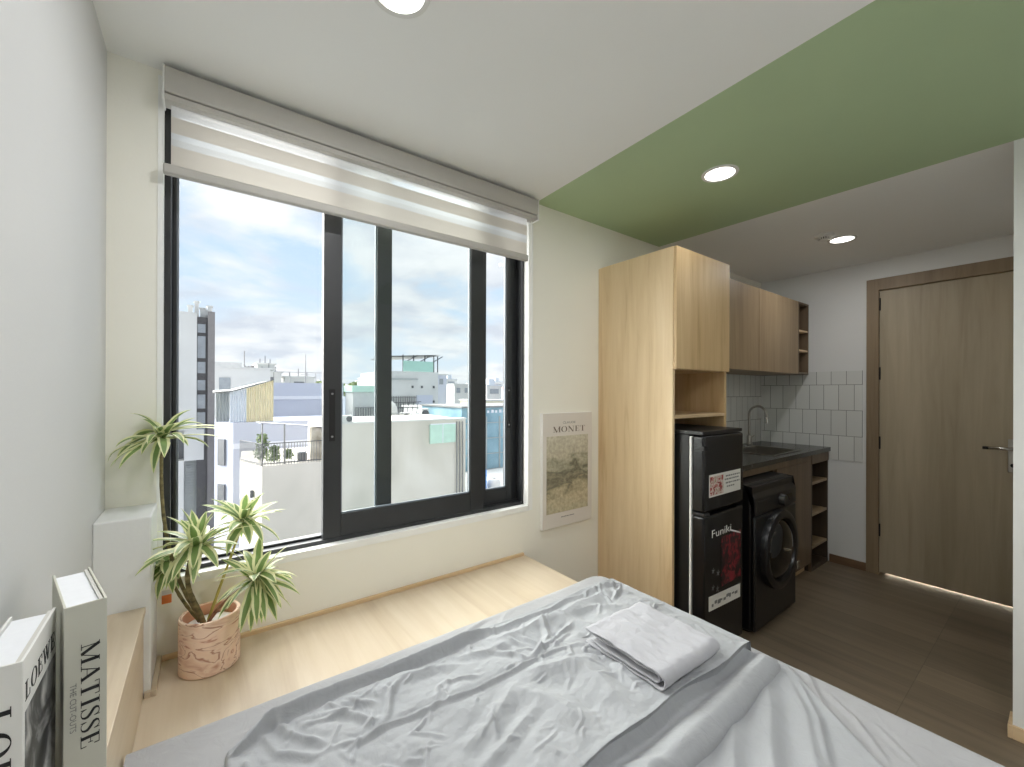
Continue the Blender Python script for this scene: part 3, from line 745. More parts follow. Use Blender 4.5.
# ------------------------------------------------------------------ poster
po = thing('canvas_print', 'pale canvas print titled MONET with a hazy landscape on the wall beside the window', 'picture', (1.57,0,.60))
PX0, PX1, PZ0, PZ1 = 1.385, 1.748, .600, 1.198
MB().box(PX0, PX1, -.021, -.001, PZ0, PZ1).build('canvas', [M['poster_edge']], po, bevel=.001)
MB().box(PX0+.002, PX1-.002, -.0225, -.0205, PZ0+.002, PZ1-.002).build('printed_sheet', M['poster_paper'], po)
def landscape():
    t = NT('landscape_print'); b = t.b; b.inputs['Roughness'].default_value = .6
    tc = t.n('ShaderNodeTexCoord'); sp = t.n('ShaderNodeSeparateXYZ'); t.l(tc.outputs['Object'], sp.inputs[0])
    nz = t.n('ShaderNodeTexNoise'); nz.inputs['Scale'].default_value = 9; nz.inputs['Detail'].default_value = 7; nz.inputs['Distortion'].default_value = .6
    mp = t.n('ShaderNodeMapping'); mp.inputs['Scale'].default_value = (1,1,2.2); t.l(tc.outputs['Object'], mp.inputs['Vector']); t.l(mp.outputs['Vector'], nz.inputs['Vector'])
    ad = t.n('ShaderNodeMath', operation='MULTIPLY_ADD'); ad.inputs[1].default_value = .30; t.l(nz.outputs['Fac'], ad.inputs[0]); t.l(sp.outputs['Z'], ad.inputs[2])
    r = t.n('ShaderNodeValToRGB'); e = r.color_ramp.elements
    e[0].position = .24; e[0].color = lin((186,178,150)); e[1].position = .68; e[1].color = lin((206,200,180))
    for p, c in ((.31,(194,182,152)),(.355,(170,160,132)),(.385,(118,114,96)),(.41,(150,144,122)),(.435,(112,110,92)),(.47,(160,156,134)),(.52,(192,186,164))):
        k = e.new(p); k.color = lin(c)
    t.l(ad.outputs[0], r.inputs['Fac'])
    n2 = t.n('ShaderNodeTexNoise'); n2.inputs['Scale'].default_value = 70; n2.inputs['Detail'].default_value = 4; t.l(tc.outputs['Object'], n2.inputs['Vector'])
    m = t.n('ShaderNodeMix'); m.data_type = 'RGBA'; m.blend_type = 'OVERLAY'; m.inputs[0].default_value = .55; t.l(r.outputs['Color'], m.inputs[6]); t.l(n2.outputs['Fac'], m.inputs[7])
    t.l(m.outputs[2], b.inputs['Base Color']); return t.mat
MB().box(PX0+.026, PX1-.033, -.0235, -.0215, PZ0+.075, PZ1-.122).build('landscape_picture', landscape(), po)
roman_mb('MONET', .030, (PX0+.070, -.0226, PZ1-.102), (1,0,0), (0,0,1), (0,-1,0), .0005, width=.238).build('title_lettering', M['brown_ink'], po)
font_mb('CLAUDE', .017, (PX0+.138, -.0226, PZ1-.058), (1,0,0), (0,0,1), (0,-1,0), .0005, width=.094).build('name_lettering', M['grey_ink'], po)
ink = MB(); rr = random.Random(3); x = PX0+.130
while x < PX0+.225:
    wv = rr.uniform(.004,.011); ink.box(x, x+wv, -.0229, -.0224, PZ0+.046, PZ0+.051); x += wv+.003
ink.build('caption_print', M['grey_ink'], po)

# ------------------------------------------------------------------ kitchen
tcb = thing('tall_cabinet', 'tall pale oak cabinet housing the fridge, its side towards the bed', 'cabinet', (2.087,-.24,0))
TX0, TX1, TY, TZ = 1.825, 2.349, -.473, 2.018
MB().box(TX0, TX0+.018, TY, -.006, 0, TZ).build('side_panel', M['oak_lit'], tcb, bevel=.001)
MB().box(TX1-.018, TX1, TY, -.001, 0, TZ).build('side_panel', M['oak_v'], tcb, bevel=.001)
MB().box(TX0-.001, TX0+.012, -.006, -.0005, 0, TZ-.002).build('rear_strip', M['oak_edge'], tcb)
MB().box(TX0+.018, TX1-.018, TY+.002, -.001, TZ-.018, TZ).build('top_panel', M['oak_v'], tcb)
MB().box(TX0+.018, TX1-.018, TY+.02, -.001, 1.42, 1.436).build('cabinet_floor', M['oak_v'], tcb)
MB().box(TX0+.018, TX1-.018, TY+.001, -.001, 1.178, 1.194).build('niche_shelf', M['oak_x'], tcb, bevel=.001)
MB().box(TX0+.018, TX1-.018, -.012, -.001, .1, TZ-.018).build('back_panel', M['base_wood'], tcb)  # darker wood puts the shadow at the niche back into the colour
MB().box(TX0+.003, TX1-.003, TY-.018, TY-.0005, 1.422, TZ-.001).build('cabinet_door', M['oak_v'], tcb, bevel=.0015)

# fridge
fg = thing('fridge', 'small black two door fridge with stickers standing in the tall oak cabinet', 'fridge', (2.05,-.32,0))
FX0, FX1 = 1.862, 2.248
MB().box(FX0+.004, FX1-.004, -.536, -.05, .03, 1.105).build('fridge_body', M['black_side'], fg, bevel=.004)
MB().box(FX0+.002, FX1-.002, -.606, -.05, 1.106, 1.124).build('top_cover', M['black_top'], fg, bevel=.003)
MB().box(FX0+.01, FX1-.01, -.548, -.5365, .75, 1.098).build('door_seal', M['seal'], fg)
MB().box(FX0+.01, FX1-.01, -.548, -.5365, .06, .722).build('door_seal', M['seal'], fg)
MB().box(FX0+.003, FX0+.0099, -.5468, -.5372, .06, 1.096).build('seal_strip', M['seal'], fg)
dr = MB().box(FX0, FX1, -.612, -.549, .743, 1.103).build('freezer_door', M['black_gloss'], fg, bevel=.012, bseg=4, smooth=True)
MB().box(FX0-.001, FX0+.03, -.6125, -.56, 1.035, 1.055).build('door_grip', M['black_top'], dr, bevel=.002)
MB().box(1.905, 2.212, -.6135, -.6119, .812, .918).build('sticker', M['white_label'], dr)
MB().box(1.912, 2.035, -.6145, -.6134, .820, .908).build('sticker_picture', M['sticker_pic'], dr)
ink = MB()
for k, (z, x0, x1) in enumerate(((.898,2.06,2.20),(.882,2.05,2.19),(.864,2.06,2.20),(.846,2.07,2.15))):
    x = x0; rr = random.Random(k)
    while x < x1:
        wv = rr.uniform(.008,.022); ink.box(x, min(x+wv,x1), -.6142, -.6134, z-.004, z+.003); x += wv+.006
ink.build('sticker_print', M['grey_ink'], dr)
ld = MB().box(FX0, FX1, -.612, -.549, .055, .727).build('fridge_door', M['black_gloss'], fg, bevel=.012, bseg=4, smooth=True)
MB().box(FX0-.001, FX0+.05, -.613, -.552, .7275, .7425).build('door_gap_grip', M['black_top'], fg, bevel=.002)
MB().box(2.02, 2.215, -.6135, -.6119, .365, .605).build('flower_sticker', M['poster_red'], ld)
font_mb('Funiki', .052, (1.925, -.6121, .618), (1,0,0), (0,0,1), (0,-1,0), .0006, width=.185).build('logo_lettering', M['white_ink'], ld)
MB().extrude([(0,0),(.11,-.034),(.112,-.028),(.002,.008)], (2.10,-.6136,.622), (1,0,0), (0,0,1), (0,-1,0), .001).build('white_streak', M['white_ink'], ld)
for (x, z) in ((1.945,.46),(1.99,.44),(1.945,.38),(1.985,.365)):
    sy = MB().lathe([(0,-.0002),(.004,-.0002)], (x,-.6121,z), 10, 'y')
    for a in range(5): sy.extrude([(.003*math.cos(a*1.256)-.001, .003*math.sin(a*1.256)),(.014*math.cos(a*1.256), .014*math.sin(a*1.256)),(.014*math.cos(a*1.256+.25), .014*math.sin(a*1.256+.25)),(.003*math.cos(a*1.256+.5), .003*math.sin(a*1.256+.5))], (x,-.6121,z), (1,0,0), (0,0,1), (0,-1,0), .0006)
    sy.build('feature_icon', M['grey_ink'], ld)
MB().extrude([(1.905,.278),(2.212,.262),(2.212,.330),(1.905,.346)], (0,-.6119,0), (1,0,0), (0,0,1), (0,-1,0), .0014).build('energy_sticker', M['white_label'], ld)
ink = MB()
for k in range(9): ink.box(1.93+k*.028, 1.945+k*.028+.006*(k%3), -.6142, -.6132, .292+.008*(k%2), .305+.01*((k*3)%4)/3)
ink.build('sticker_print', M['grey_ink'], ld)
MB().box(FX1-.004, FX1+.004, -.60, -.575, 1.02, 1.075).build('hinge_cover', M['white_plastic'], fg, bevel=.002)
for fx in (FX0+.04, FX1-.04):
    for fy in (-.50, -.10): MB().lathe([(0,0),(.02,0),(.018,.03),(0,.03)], (fx,fy,0), 16).build('foot', M['black_top'], fg)

# wall cabinet over the sink
wc = thing('wall_cabinet', 'oak wall cabinet over the sink with a narrow open shelf at its end', 'cabinet', (3.13,-.18,1.455))
ZB, ZU = 1.455, 2.018
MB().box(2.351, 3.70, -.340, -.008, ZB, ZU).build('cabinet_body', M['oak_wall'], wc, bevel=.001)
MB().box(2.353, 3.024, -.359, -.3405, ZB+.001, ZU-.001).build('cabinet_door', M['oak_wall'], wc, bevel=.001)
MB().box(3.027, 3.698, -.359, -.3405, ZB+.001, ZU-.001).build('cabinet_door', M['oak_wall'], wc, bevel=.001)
osf = MB().box(3.702, 3.716, -.359, -.008, ZB, ZU).box(3.896, 3.910, -.359, -.008, ZB, ZU).box(3.716, 3.896, -.359, -.008, ZB, ZB+.014).box(3.716, 3.896, -.359, -.008, ZU-.014, ZU).box(3.716, 3.896, -.02, -.008, ZB+.014, ZU-.014).build('open_shelf_box', M['base_wood'], wc, bevel=.001)
for z in (1.640, 1.795): MB().box(3.7165, 3.8955, -.357, -.0205, z-.007, z+.007).build('shelf_board', M['oak_x'], osf)

# base cabinet, worktop, sink, tap
bc = thing('base_cabinet', 'oak base unit under the dark worktop with open shelves by the door wall', 'cabinet', (3.3,-.27,0))
MB().box(2.351, 3.560, -.492, -.474, .815, .857).build('apron_rail', M['base_wood'], bc, bevel=.001)
MB().box(2.952, 2.970, -.474, -.008, 0, .815).build('side_panel', M['base_wood'], bc)
MB().box(2.972, 3.558, -.492, -.474, .07, .813).build('cabinet_door', M['base_wood'], bc, bevel=.0015)
MB().box(2.972, 3.558, -.45, -.435, 0, .07).build('plinth', M['oak_x'], bc)
MB().box(3.5605, 3.5618, -.492, -.474, 0, .857).box(3.5605, 3.906, -.496, -.4925, .787, .857).build('shelf_front_trim', M['base_wood'], bc)
sb = MB().box(3.562, 3.578, -.492, -.008, 0, .857).box(3.890, 3.906, -.492, -.008, 0, .857).box(3.578, 3.890, -.492, -.008, .785, .857).box(3.578, 3.890, -.03, -.008, .03, .785).box(3.578, 3.890, -.492, -.03, .0, .03).build('open_shelf_box', M['shelf_dark'], bc, bevel=.001)
for z in (.64, .41, .17): MB().box(3.5785, 3.8895, -.489, -.0305, z-.009, z+.009).build('shelf_board', M['oak_wall'], sb)
cnt = MB()
cnt.box(2.351, 3.05, -.507, -.006, .858, .888).box(3.49, 3.911, -.507, -.006, .858, .888).box(3.05, 3.49, -.507, -.435, .858, .888).box(3.05, 3.49, -.14, -.006, .858, .888)
tag(cnt.build('kitchen_worktop', M['counter'], None), 'dark stone kitchen worktop running from the fridge to the door wall', 'worktop')
sk2 = thing('kitchen_sink', 'shallow steel sink set into the dark worktop', 'sink', (3.27,-.29,.888))
MB().box(3.035, 3.505, -.45, -.435, .8885, .893).box(3.035, 3.505, -.14, -.125, .8885, .893).box(3.035, 3.051, -.435, -.14, .8885, .893).box(3.489, 3.505, -.435, -.14, .8885, .893).build('sink_rim', M['steel'], sk2, bevel=.001)
MB().box(3.052, 3.056, -.433, -.142, .76, .889).box(3.484, 3.488, -.433, -.142, .76, .889).box(3.056, 3.484, -.433, -.429, .76, .889).box(3.056, 3.484, -.146, -.142, .76, .889).box(3.052, 3.488, -.433, -.142, .756, .76).build('sink_bowl', M['steel'], sk2)
MB().lathe([(0,.004),(.03,.004),(.034,0),(.02,0)], (3.27,-.29,.7605), 24).build('drain', M['chrome'], sk2, smooth=True)
tp = thing('kitchen_faucet', 'tall steel gooseneck faucet beside the sink', 'faucet', (3.50,-.088,.888))
MB().lathe([(0,0),(.024,0),(.024,.01),(.019,.014),(.019,.07),(.013,.078),(0,.078)], (3.50,-.088,.8935), 24).build('faucet_base', M['steel'], tp, smooth=True)
arc = [(3.50,-.088,.96)]+[(3.50,-.088,.96+.18*i/6) for i in range(1,7)]+[(3.50,-.088-.062+.062*math.cos(a),1.14+.062*math.sin(a)) for a in [PI*k/12 for k in range(1,13)]]+[(3.50,-.214,1.125),(3.50,-.217,1.10)]
MB().tube(arc, [.0095]*len(arc), 12).build('gooseneck', M['steel'], tp, smooth='all')
MB().tube([(3.50,-.214,1.12),(3.50,-.219,1.072)], [.0125,.0125], 14).build('spray_head', M['chrome'], tp, smooth=True)
MB().tube([(3.52,-.088,.945),(3.56,-.10,.965)], [.006,.004], 8).build('lever', M['steel'], tp, smooth=True)

# washing machine
wa = thing('washing_machine', 'black front loading washing machine standing under the worktop beside the fridge', 'washer', (2.635,-.36,0))
AX0, AX1, AY, AZ = 2.362, 2.912, -.62, .805
MB().box(AX0, AX1, AY+.02, -.10, .02, AZ-.012).build('washer_body', M['washer'], wa, bevel=.012, bseg=3, smooth=True)
MB().box(AX0, AX1, AY, AY+.0195, .025, .64).build('front_panel', M['washer'], wa, bevel=.008, smooth=True)
cp = MB().extrude([(AY,.645),(AY,.735),(AY+.055,AZ),(AY+.0655,AZ),(AY+.0655,.7945),(AY+.0195,.7945),(AY+.0195,.645)], (AX0,0,0), (0,1,0), (0,0,1), (1,0,0), AX1-AX0).build('control_panel', M['washer_ring'], wa, bevel=.004)
MB().box(AX0+.004, AX1-.004, AY+.067, -.10, AZ-.011, AZ).build('top_cover', M['black_top'], wa, bevel=.003)
DCX, DCZ, DR = 2.637, .42, .222
dd = MB().lathe([(DR-.055,-.012),(DR-.045,-.034),(DR-.02,-.038),(DR-.004,-.03),(DR,-.014),(DR,.001)], (DCX,AY,DCZ), 56, 'y').build('door_ring', M['washer_ring'], wa, smooth=True)
MB().lathe([(0,-.052),(.07,-.050),(.12,-.042),(DR-.06,-.024),(DR-.054,-.012)], (DCX,AY,DCZ), 56, 'y').build('door_glass', M['washer_glass'], dd, smooth='all')
MB().box(DCX+DR-.055, DCX+DR-.022, AY-.046, AY-.036, DCZ-.15, DCZ-.105).build('door_latch', M['chrome'], dd, bevel=.003)
kb = MB().lathe([(0,-.03),(.028,-.03),(.032,-.024),(.034,0)], (DCX+.05,AY,.69), 32, 'y').build('program_knob', M['black_top'], cp, smooth=True)
MB().box(AX0+.03, AX0+.17, AY-.0025, AY+.002, .665, .72).build('detergent_drawer', M['washer'], cp, bevel=.002)
MB().box(DCX+.13, DCX+.21, AY-.0012, AY+.002, .672, .708).build('display_window', M['washer_glass'], cp)
font_mb('Candy', .040, (DCX-.05,AY+.018,.752), (1,0,0), (0,.62,.785), (0,-.785,.62), .001, width=.13).build('logo_lettering', M['white_ink'], cp)
for fx in (AX0+.05, AX1-.05):
    for fy in (AY+.06, -.14): MB().lathe([(0,0),(.022,0),(.02,.0195),(0,.0195)], (fx,fy,0), 16).build('foot', M['black_top'], wa)

# ------------------------------------------------------------------ door
dn = bpy.data.objects.new('door_1', None); C.objects.link(dn); dn.location = (XD,-1.14,0); dn['kind'] = 'structure'
fm = MB()
fm.box(XD-.012, XD, -.792, -.723, 0, 2.133).box(XD-.012, XD, -1.557, -1.488, 0, 2.133).box(XD-.012, XD, -1.488, -.792, 2.050, 2.133)
fm.box(XD, XD+.1, -.792, -.765, 0, 2.085).box(XD, XD+.1, -1.515, -1.488, 0, 2.085).box(XD, XD+.1, -1.488, -.792, 2.050, 2.085)
fm.box(XD+.054, XD+.068, -.82, -.792, 0, 2.05).box(XD+.054, XD+.068, -1.488, -1.46, 0, 2.05).box(XD+.054, XD+.068, -1.46, -.82, 2.02, 2.05)
fm.build('door_frame', M['frame_wood'], dn, bevel=.002)
lf = MB().box(XD+.012, XD+.052, -1.4875, -.7925, .017, 2.0495).build('door_leaf', M['door_wood'], dn, bevel=.001)
for z in (1.95, 1.45, .95, .32): MB().tube([(XD+.008,-.794,z-.045),(XD+.008,-.794,z+.045)], .006, 10).build('hinge', M['alu_dark'], lf, smooth=True)
hd = MB().box(XD+.006, XD+.012, -1.435, -1.392, .83, 1.03).build('handle_plate', M['steel'], lf, bevel=.002)
MB().tube([(XD+.012,-1.413,.975),(XD-.045,-1.413,.975)], .009, 12).build('handle_neck', M['chrome'], hd, smooth=True)
MB().tube([(XD-.045,-1.422,.975),(XD-.047,-1.38,.975),(XD-.045,-1.315,.973)], [.0105,.0105,.0095], 12).build('handle_lever', M['chrome'], hd, smooth='all')
MB().tube([(XD-.045,-1.3148,.973),(XD-.045,-1.294,.973)], [.0098,.009], 12).build('lever_tip', M['alu_dark'], hd, smooth='all')
MB().tube([(XD+.006,-1.413,.872),(XD+.002,-1.413,.872)], .012, 16).build('lock_cylinder', M['alu_dark'], hd, smooth=True)
# lit corridor outside the door
struct(MB().box(XD+.1, XD+1.5, -2.2, -.2, -.12, -.002).build('floor_corridor', M['corridor']))
struct(MB().box(XD+1.5, XD+1.6, -2.2, -.2, -.12, 2.6).box(XD+.1, XD+1.6, -.2, -.1, -.12, 2.6).box(XD+.1, XD+1.6, -2.3, -2.2, -.12, 2.6).box(XD+.1, XD+1.6, -2.3, -.1, 2.5, 2.6).build('wall_corridor', M['wall']))

# ------------------------------------------------------------------ ceiling fittings
def downlight(x, y, label):
    d = thing('ceiling_downlight', label, 'ceiling light', (x,y,CEIL), 0, 'recessed ceiling downlights')
    return d
d0 = downlight(.372,-.668, 'round white downlight in the white ceiling above the bed')
MB().lathe([(.060,-.004),(.066,-.006),(.073,-.004),(.075,0),(.060,0)], (0,0,0), 48).build('trim_ring', M['white_plastic'], d0, local=True, smooth=True)
MB().lathe([(.060,-.003),(.03,-.0036),(0,-.004)], (0,0,0), 48).build('lens', M['lamp_on'], d0, local=True, smooth=True)
d1 = copy_tree(d0, (1.815,-.705,CEIL)); d1['label'] = 'round white downlight in the green painted strip of ceiling'
d2 = copy_tree(d0, (3.198,-.768,CEIL)); d2['label'] = 'round white downlight in the kitchen ceiling next to the smoke detector'
d_fill = copy_tree(d0, (.86,-2.0,CEIL)); d_fill['label'] = 'added round white downlight, out of view near the back wall, as fill light'  # fitting added out of view to help light the room
sd = thing('smoke_detector', 'small white vented smoke detector on the kitchen ceiling', 'smoke detector', (3.03,-.725,CEIL))
MB().lathe([(0,-.034),(.022,-.033),(.026,-.028)], (3.03,-.725,CEIL), 32).build('sensor_cap', M['white_plastic'], sd, smooth=True)
MB().lathe([(.05,0),(.05,-.012),(.044,-.016),(.030,-.016),(.030,0)], (3.03,-.725,CEIL), 32).build('detector_base', M['white_plastic'], sd, smooth=True)
vent = MB()
for k in range(16):
    a = 2*PI*k/16
    p = [(3.03+.028*math.cos(a+s), -.725+.028*math.sin(a+s)) for s in (-.12,.12)]+[(3.03+.034*math.cos(a+s), -.725+.034*math.sin(a+s)) for s in (.10,-.10)]
    vent.prism(p, CEIL-.027, CEIL-.0165)
vent.build('vent_fins', M['white_plastic'], sd)
MB().lathe([(.027,-.0165),(.027,-.027)], (3.03,-.725,CEIL), 32).build('vent_core', M['alu_dark'], sd)
SKY_STRENGTH = .54; SUN = 8.7; LAMP = 1.78; EXPOSURE = 1.2
# ------------------------------------------------------------------ outside: city seen from the window
X_ = {}
X_['white'] = plain('ext_white_render', (212,212,210), .85, var=.05, vscale=1.2)
X_['lav'] = plain('ext_pale_blue_wall', (198,202,216), .85, var=.03, vscale=.8)
X_['lav2'] = plain('ext_pale_blue_band', (230,232,240), .85, var=.02)
X_['conc'] = ramp_noise('ext_weathered_concrete', [(.3,(192,188,178)),(.5,(212,206,197)),(.7,(224,219,212))], (1.1,1.1,.55), .9, 6, .4)
X_['dark'] = plain('ext_dark_strip', (84,82,84), .6, var=.06)
X_['grey'] = plain('ext_grey_column', (134,130,130), .7, var=.05)
X_['pane'] = plain('ext_window_glass', (150,156,162), .2, var=.1)
X_['pane_dark'] = plain('ext_window_dark', (104,106,110), .25, var=.1)
X_['corr_grey'] = plain('ext_corrugated_grey', (176,180,180), .6)
X_['corr_white'] = plain('ext_corrugated_white', (216,222,230), .6)
X_['corr_tan'] = plain('ext_corrugated_tan', (226,219,194), .6)
X_['roof'] = plain('ext_sheet_roof', (206,206,204), .6, var=.06)
X_['mint'] = plain('ext_mint_mesh', (192,222,208), .7, var=.06)
X_['teal'] = plain('ext_green_panel', (172,212,200), .6)
X_['steel'] = plain('ext_steel', (142,142,142), .5, .2)
X_['dark_steel'] = plain('ext_dark_steel', (86,88,92), .5)
X_['blue'] = ramp_noise('ext_blue_sheeting', [(.35,(124,158,174)),(.55,(150,184,198)),(.7,(170,200,212))], (1.2,1.2,1.2), .6)
X_['barrel'] = plain('ext_blue_barrel', (70,150,226), .4)
X_['leaf'] = ramp_noise('ext_leaves', [(.3,(66,84,50)),(.5,(112,132,84)),(.7,(160,172,128))], (6,6,6), .7)
X_['tree'] = ramp_noise('ext_tree_leaves', [(.3,(96,112,74)),(.5,(134,148,104)),(.7,(168,176,134))], (1.5,1.5,1.5), .8)
X_['brick'] = ramp_noise('ext_brick_pillar', [(.3,(150,140,126)),(.5,(190,182,168)),(.7,(214,208,198))], (7,7,7), .9)
X_['pink'] = plain('ext_faded_red_roof', (196,160,156), .8, var=.1)
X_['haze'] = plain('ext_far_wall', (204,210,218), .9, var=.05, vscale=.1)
X_['ground'] = plain('ext_city_ground', (186,186,184), .9, var=.1, vscale=.05)
struct(MB().box(-150, 350, 22, 420, -12.2, -12).build('ground', X_['ground']))

def bthing(name, label, loc, cat='building', group=None): return thing(name, label, cat, loc, 0, group)
# white tower with a dark window strip
tw = bthing('tower_block', 'white tower block with a dark strip of windows and clutter on its roof', (-.6,14,-10))
MB().prism([(-2.2,12),(-.162,12),(-.162,16),(-2.2,16)], .30, 3.36).prism([(-2.2,12.0),(-.85,12.0),(-.85,16),(-2.2,16)], 3.36, 3.50).build('facade', X_['white'], tw)
MB().box(-.42, -.008, 12.05, 15.5, -.50, .30).box(-2.2,-.42,12.6,15.5,-.55,.30).box(-1.6,-.42,12.05,15.5,-10,-.50).build('lower_facade', X_['white'], tw)
MB().box(-.80, -.44, 12.55, 12.6, -.50, .12).build('side_window', X_['pane_dark'], tw)
sh = MB().box(-.42, -.008, 12.3, 12.4, -10, -.50)
for k in range(14): sh.box(-.41, -.02, 12.28, 12.3, -.55-.07*k, -.52-.07*k)
sh.build('roller_shutter', X_['corr_grey'], tw)
MB().box(-.162, .07, 12.1, 15.5, -10, 3.27).build('dark_strip', X_['dark'], tw)
for z0, z1 in ((2.85,3.08),(2.18,2.76),(1.78,2.08),(1.33,1.60),(.85,1.22),(.45,.75),(.16,.36)):
    MB().box(-.15, .02, 12.06, 12.1, z0, z1).build('strip_window', X_['pane'], tw)
MB().box(.07, .221, 12, 15.5, -10, 3.42).build('corner_column', X_['grey'], tw)
for k, (x, z, w, h) in enumerate(((-.36,3.36,.10,.22),(-.22,3.36,.09,.36),(-.10,3.27,.12,.30),(.0,3.27,.09,.26),(.06,3.42,.11,.26))):
    m_ = MB(); m_.box(x, x+w, 12.4+.1*k, 12.6+.1*k, z, z+h)
    m_.box(x-.02, x+w+.02, 12.38+.1*k, 12.62+.1*k, z+h, z+h+.03)
    m_.build('roof_tank', X_['white'], tw)

# white house with a corrugated roof shed
wh = bthing('white_house', 'white house with grey windows below a corrugated rooftop shed', (1.3,12,-10))
MB().prism([(.215,10.4),(.537,9.9),(3.2,9.9),(3.2,11.9),(.215,11.9)], -10, .58).build('house_wall', X_['lav'], wh)
for z in (-.02, -1.5): MB().box(.54, 3.2, 9.86, 9.9, z, z+.12).build('wall_band', X_['lav2'], wh)
def skew_window(z0, z1):
    a, b = Vector((.28,10.285,0)), Vector((.40,10.10,0)); n_ = Vector((-.03,-.02,0))
    MB().add([a+n_+Vector((0,0,z0)), b+n_+Vector((0,0,z0)), b+n_+Vector((0,0,z1)), a+n_+Vector((0,0,z1)), a+Vector((0,0,z0)), b+Vector((0,0,z0)), b+Vector((0,0,z1)), a+Vector((0,0,z1))], [(0,1,2,3),(7,6,5,4),(0,4,5,1),(1,5,6,2),(2,6,7,3),(3,7,4,0)]).build('window', X_['pane_dark'], wh)
skew_window(-.42, .19); skew_window(-1.5, -.86)
sd_ = bthing('rooftop_shed', 'corrugated shed in grey, white and tan on the white house roof', (.85,11.3,.58), 'shed')
def corr(x0, x1, y, z0, z1a, z1b, n, mat, nm):
    vs = []; fs = []
    for i in range(n+1):
        t = i/n; x = x0+(x1-x0)*t; yy = y+(.02 if i % 2 else -.02)
        vs += [(x,yy,z0),(x,yy,z1a+(z1b-z1a)*t),(x,y+.1,z1a+(z1b-z1a)*t),(x,y+.1,z0)]
    for i in range(n):
        a, b = i*4, i*4+4
        fs += [(a,b,b+1,a+1),(a+1,b+1,b+2,a+2),(a+2,b+2,b+3,a+3)]
    MB().add(vs, fs).build(nm, X_[mat], sd_)
k_ = (9.98+1.63)/12.53
def sz(z): return 1.305+(z-1.305)*k_
corr(.24*k_, .52*k_, 10.42, .585, sz(1.30), sz(1.31), 8, 'corr_grey', 'side_sheet')
corr(.52*k_, .86*k_, 9.98, .585, sz(1.31), sz(1.38), 12, 'corr_white', 'white_sheet')
corr(.86*k_, 1.46*k_, 9.98, .585, sz(1.38), sz(1.60), 22, 'corr_tan', 'tan_sheet')
MB().add([(.16,10.2,sz(1.29)),(.50,9.85,sz(1.32)),(1.40,9.85,sz(1.65)),(1.40,11.0,sz(1.63)),(.50,11.0,sz(1.36)),(.16,11.0,sz(1.33))], [(0,1,4,5),(1,2,3,4)]).add([(.16,10.2,sz(1.26)),(.50,9.85,sz(1.29)),(1.40,9.85,sz(1.62)),(1.40,11.0,sz(1.60)),(.50,11.0,sz(1.33)),(.16,11.0,sz(1.30))], [(5,4,1,0),(4,3,2,1)]).build('sheet_roof', X_['roof'], sd_)

# long pale blue building
lb = bthing('pale_blue_building', 'long pale blue building with a white band below its flat roof', (3,15.5,-10))
MB().box(1.815, 4.02, 14, 17, -10, 1.60).build('front_wall', X_['lav'], lb)
MB().box(1.815, 4.02, 13.94, 14, 1.05, 1.16).build('wall_band', X_['lav2'], lb)
gs = bthing('grey_rooftop_hut', 'small grey rooftop hut beside the pale blue building', (4.7,14,-10), 'hut')
MB().box(4.05, 5.2, 12.9, 13.85, -10, 1.30).build('hut_wall', X_['roof'], gs)
MB().box(4.0, 5.25, 12.8, 13.85, 1.30, 1.52).build('hut_roof', X_['mint'], gs)
b_ = MB()
for k in range(10): b_.box(4.12+k*.085, 4.14+k*.085, 12.84, 12.88, .42, .75)
b_.box(4.1,4.95,12.84,12.88,.75,.78).build('railing', X_['steel'], gs)

# concrete block in front with terrace
tb = bthing('concrete_block', 'weathered concrete building with a roof terrace close to the window', (2.6,7.2,-10))
MB().prism([(.736,6),(1.80,6),(1.80,8.2),(.60,8.2),(.495,6.88)], -10, .115).build('terrace_wall', X_['conc'], tb)
MB().prism([(1.80,6),(4.43,6),(4.60,8.2),(1.80,8.2)], -10, .735).build('high_wall', X_['conc'], tb)
MB().box(1.79, 4.44, 5.98, 6.15, .735, .765).build('wall_coping', X_['white'], tb)
MB().box(.60, .64, 6.28, 6.34, -.42, -.30).build('small_vent', X_['dark_steel'], tb)
pp_ = MB()
for x in (4.20, 4.27, 4.34): pp_.tube([(x,5.97,.70),(x+.01,5.97,-.2),(x,5.97,-3)], .014, 8)
pp_.build('drain_pipes', X_['steel'], tb)
MB().box(3.60, 4.16, 5.94, 5.99, .28, .66).build('mesh_screen', X_['mint'], tb)
MB().box(3.86, 3.875, 5.93, 5.945, .28, .66).box(3.60, 4.16, 5.93, 5.945, .655, .675).build('screen_frame', X_['lav2'], tb)
ac = thing('air_conditioner', 'small white air conditioner unit on top of the concrete wall', 'air conditioner', (2.07,6.1,.765))
MB().box(1.93, 2.12, 5.99, 6.12, .766, .885).build('unit_case', X_['white'], ac, bevel=.006)
MB().lathe([(.05,0),(.05,-.006),(.02,-.01),(0,-.01)], (2.06,5.99,.825), 20, 'y').build('fan_grille', X_['dark_steel'], ac)
rl = thing('terrace_railing', 'thin metal railing round the concrete roof terrace', 'railing', (1.2,6.1,.115))
rr_ = MB()
line = [(.495,6.86),(.736,6.03),(1.79,6.03)]
for (ax, ay), (bx, by) in zip(line, line[1:]):
    L_ = math.hypot(bx-ax, by-ay); n_ = int(L_/.042)
    for k in range(n_+1):
        x, y = ax+(bx-ax)*k/n_, ay+(by-ay)*k/n_
        rr_.box(x-.004, x+.004, y-.004, y+.004, .115, .47)
rr_.build('railing_bars', X_['steel'], rl)
ra = MB()
for z in (.15,.47): ra.tube([(.495,6.86,z),(.736,6.03,z),(1.79,6.03,z)], .008, 6)
ra.build('handrail', X_['dark_steel'], rl)
cn = thing('terrace_canopy', 'pale lean-to canopy on thin posts over the roof terrace', 'canopy', (1.3,6.8,.115))
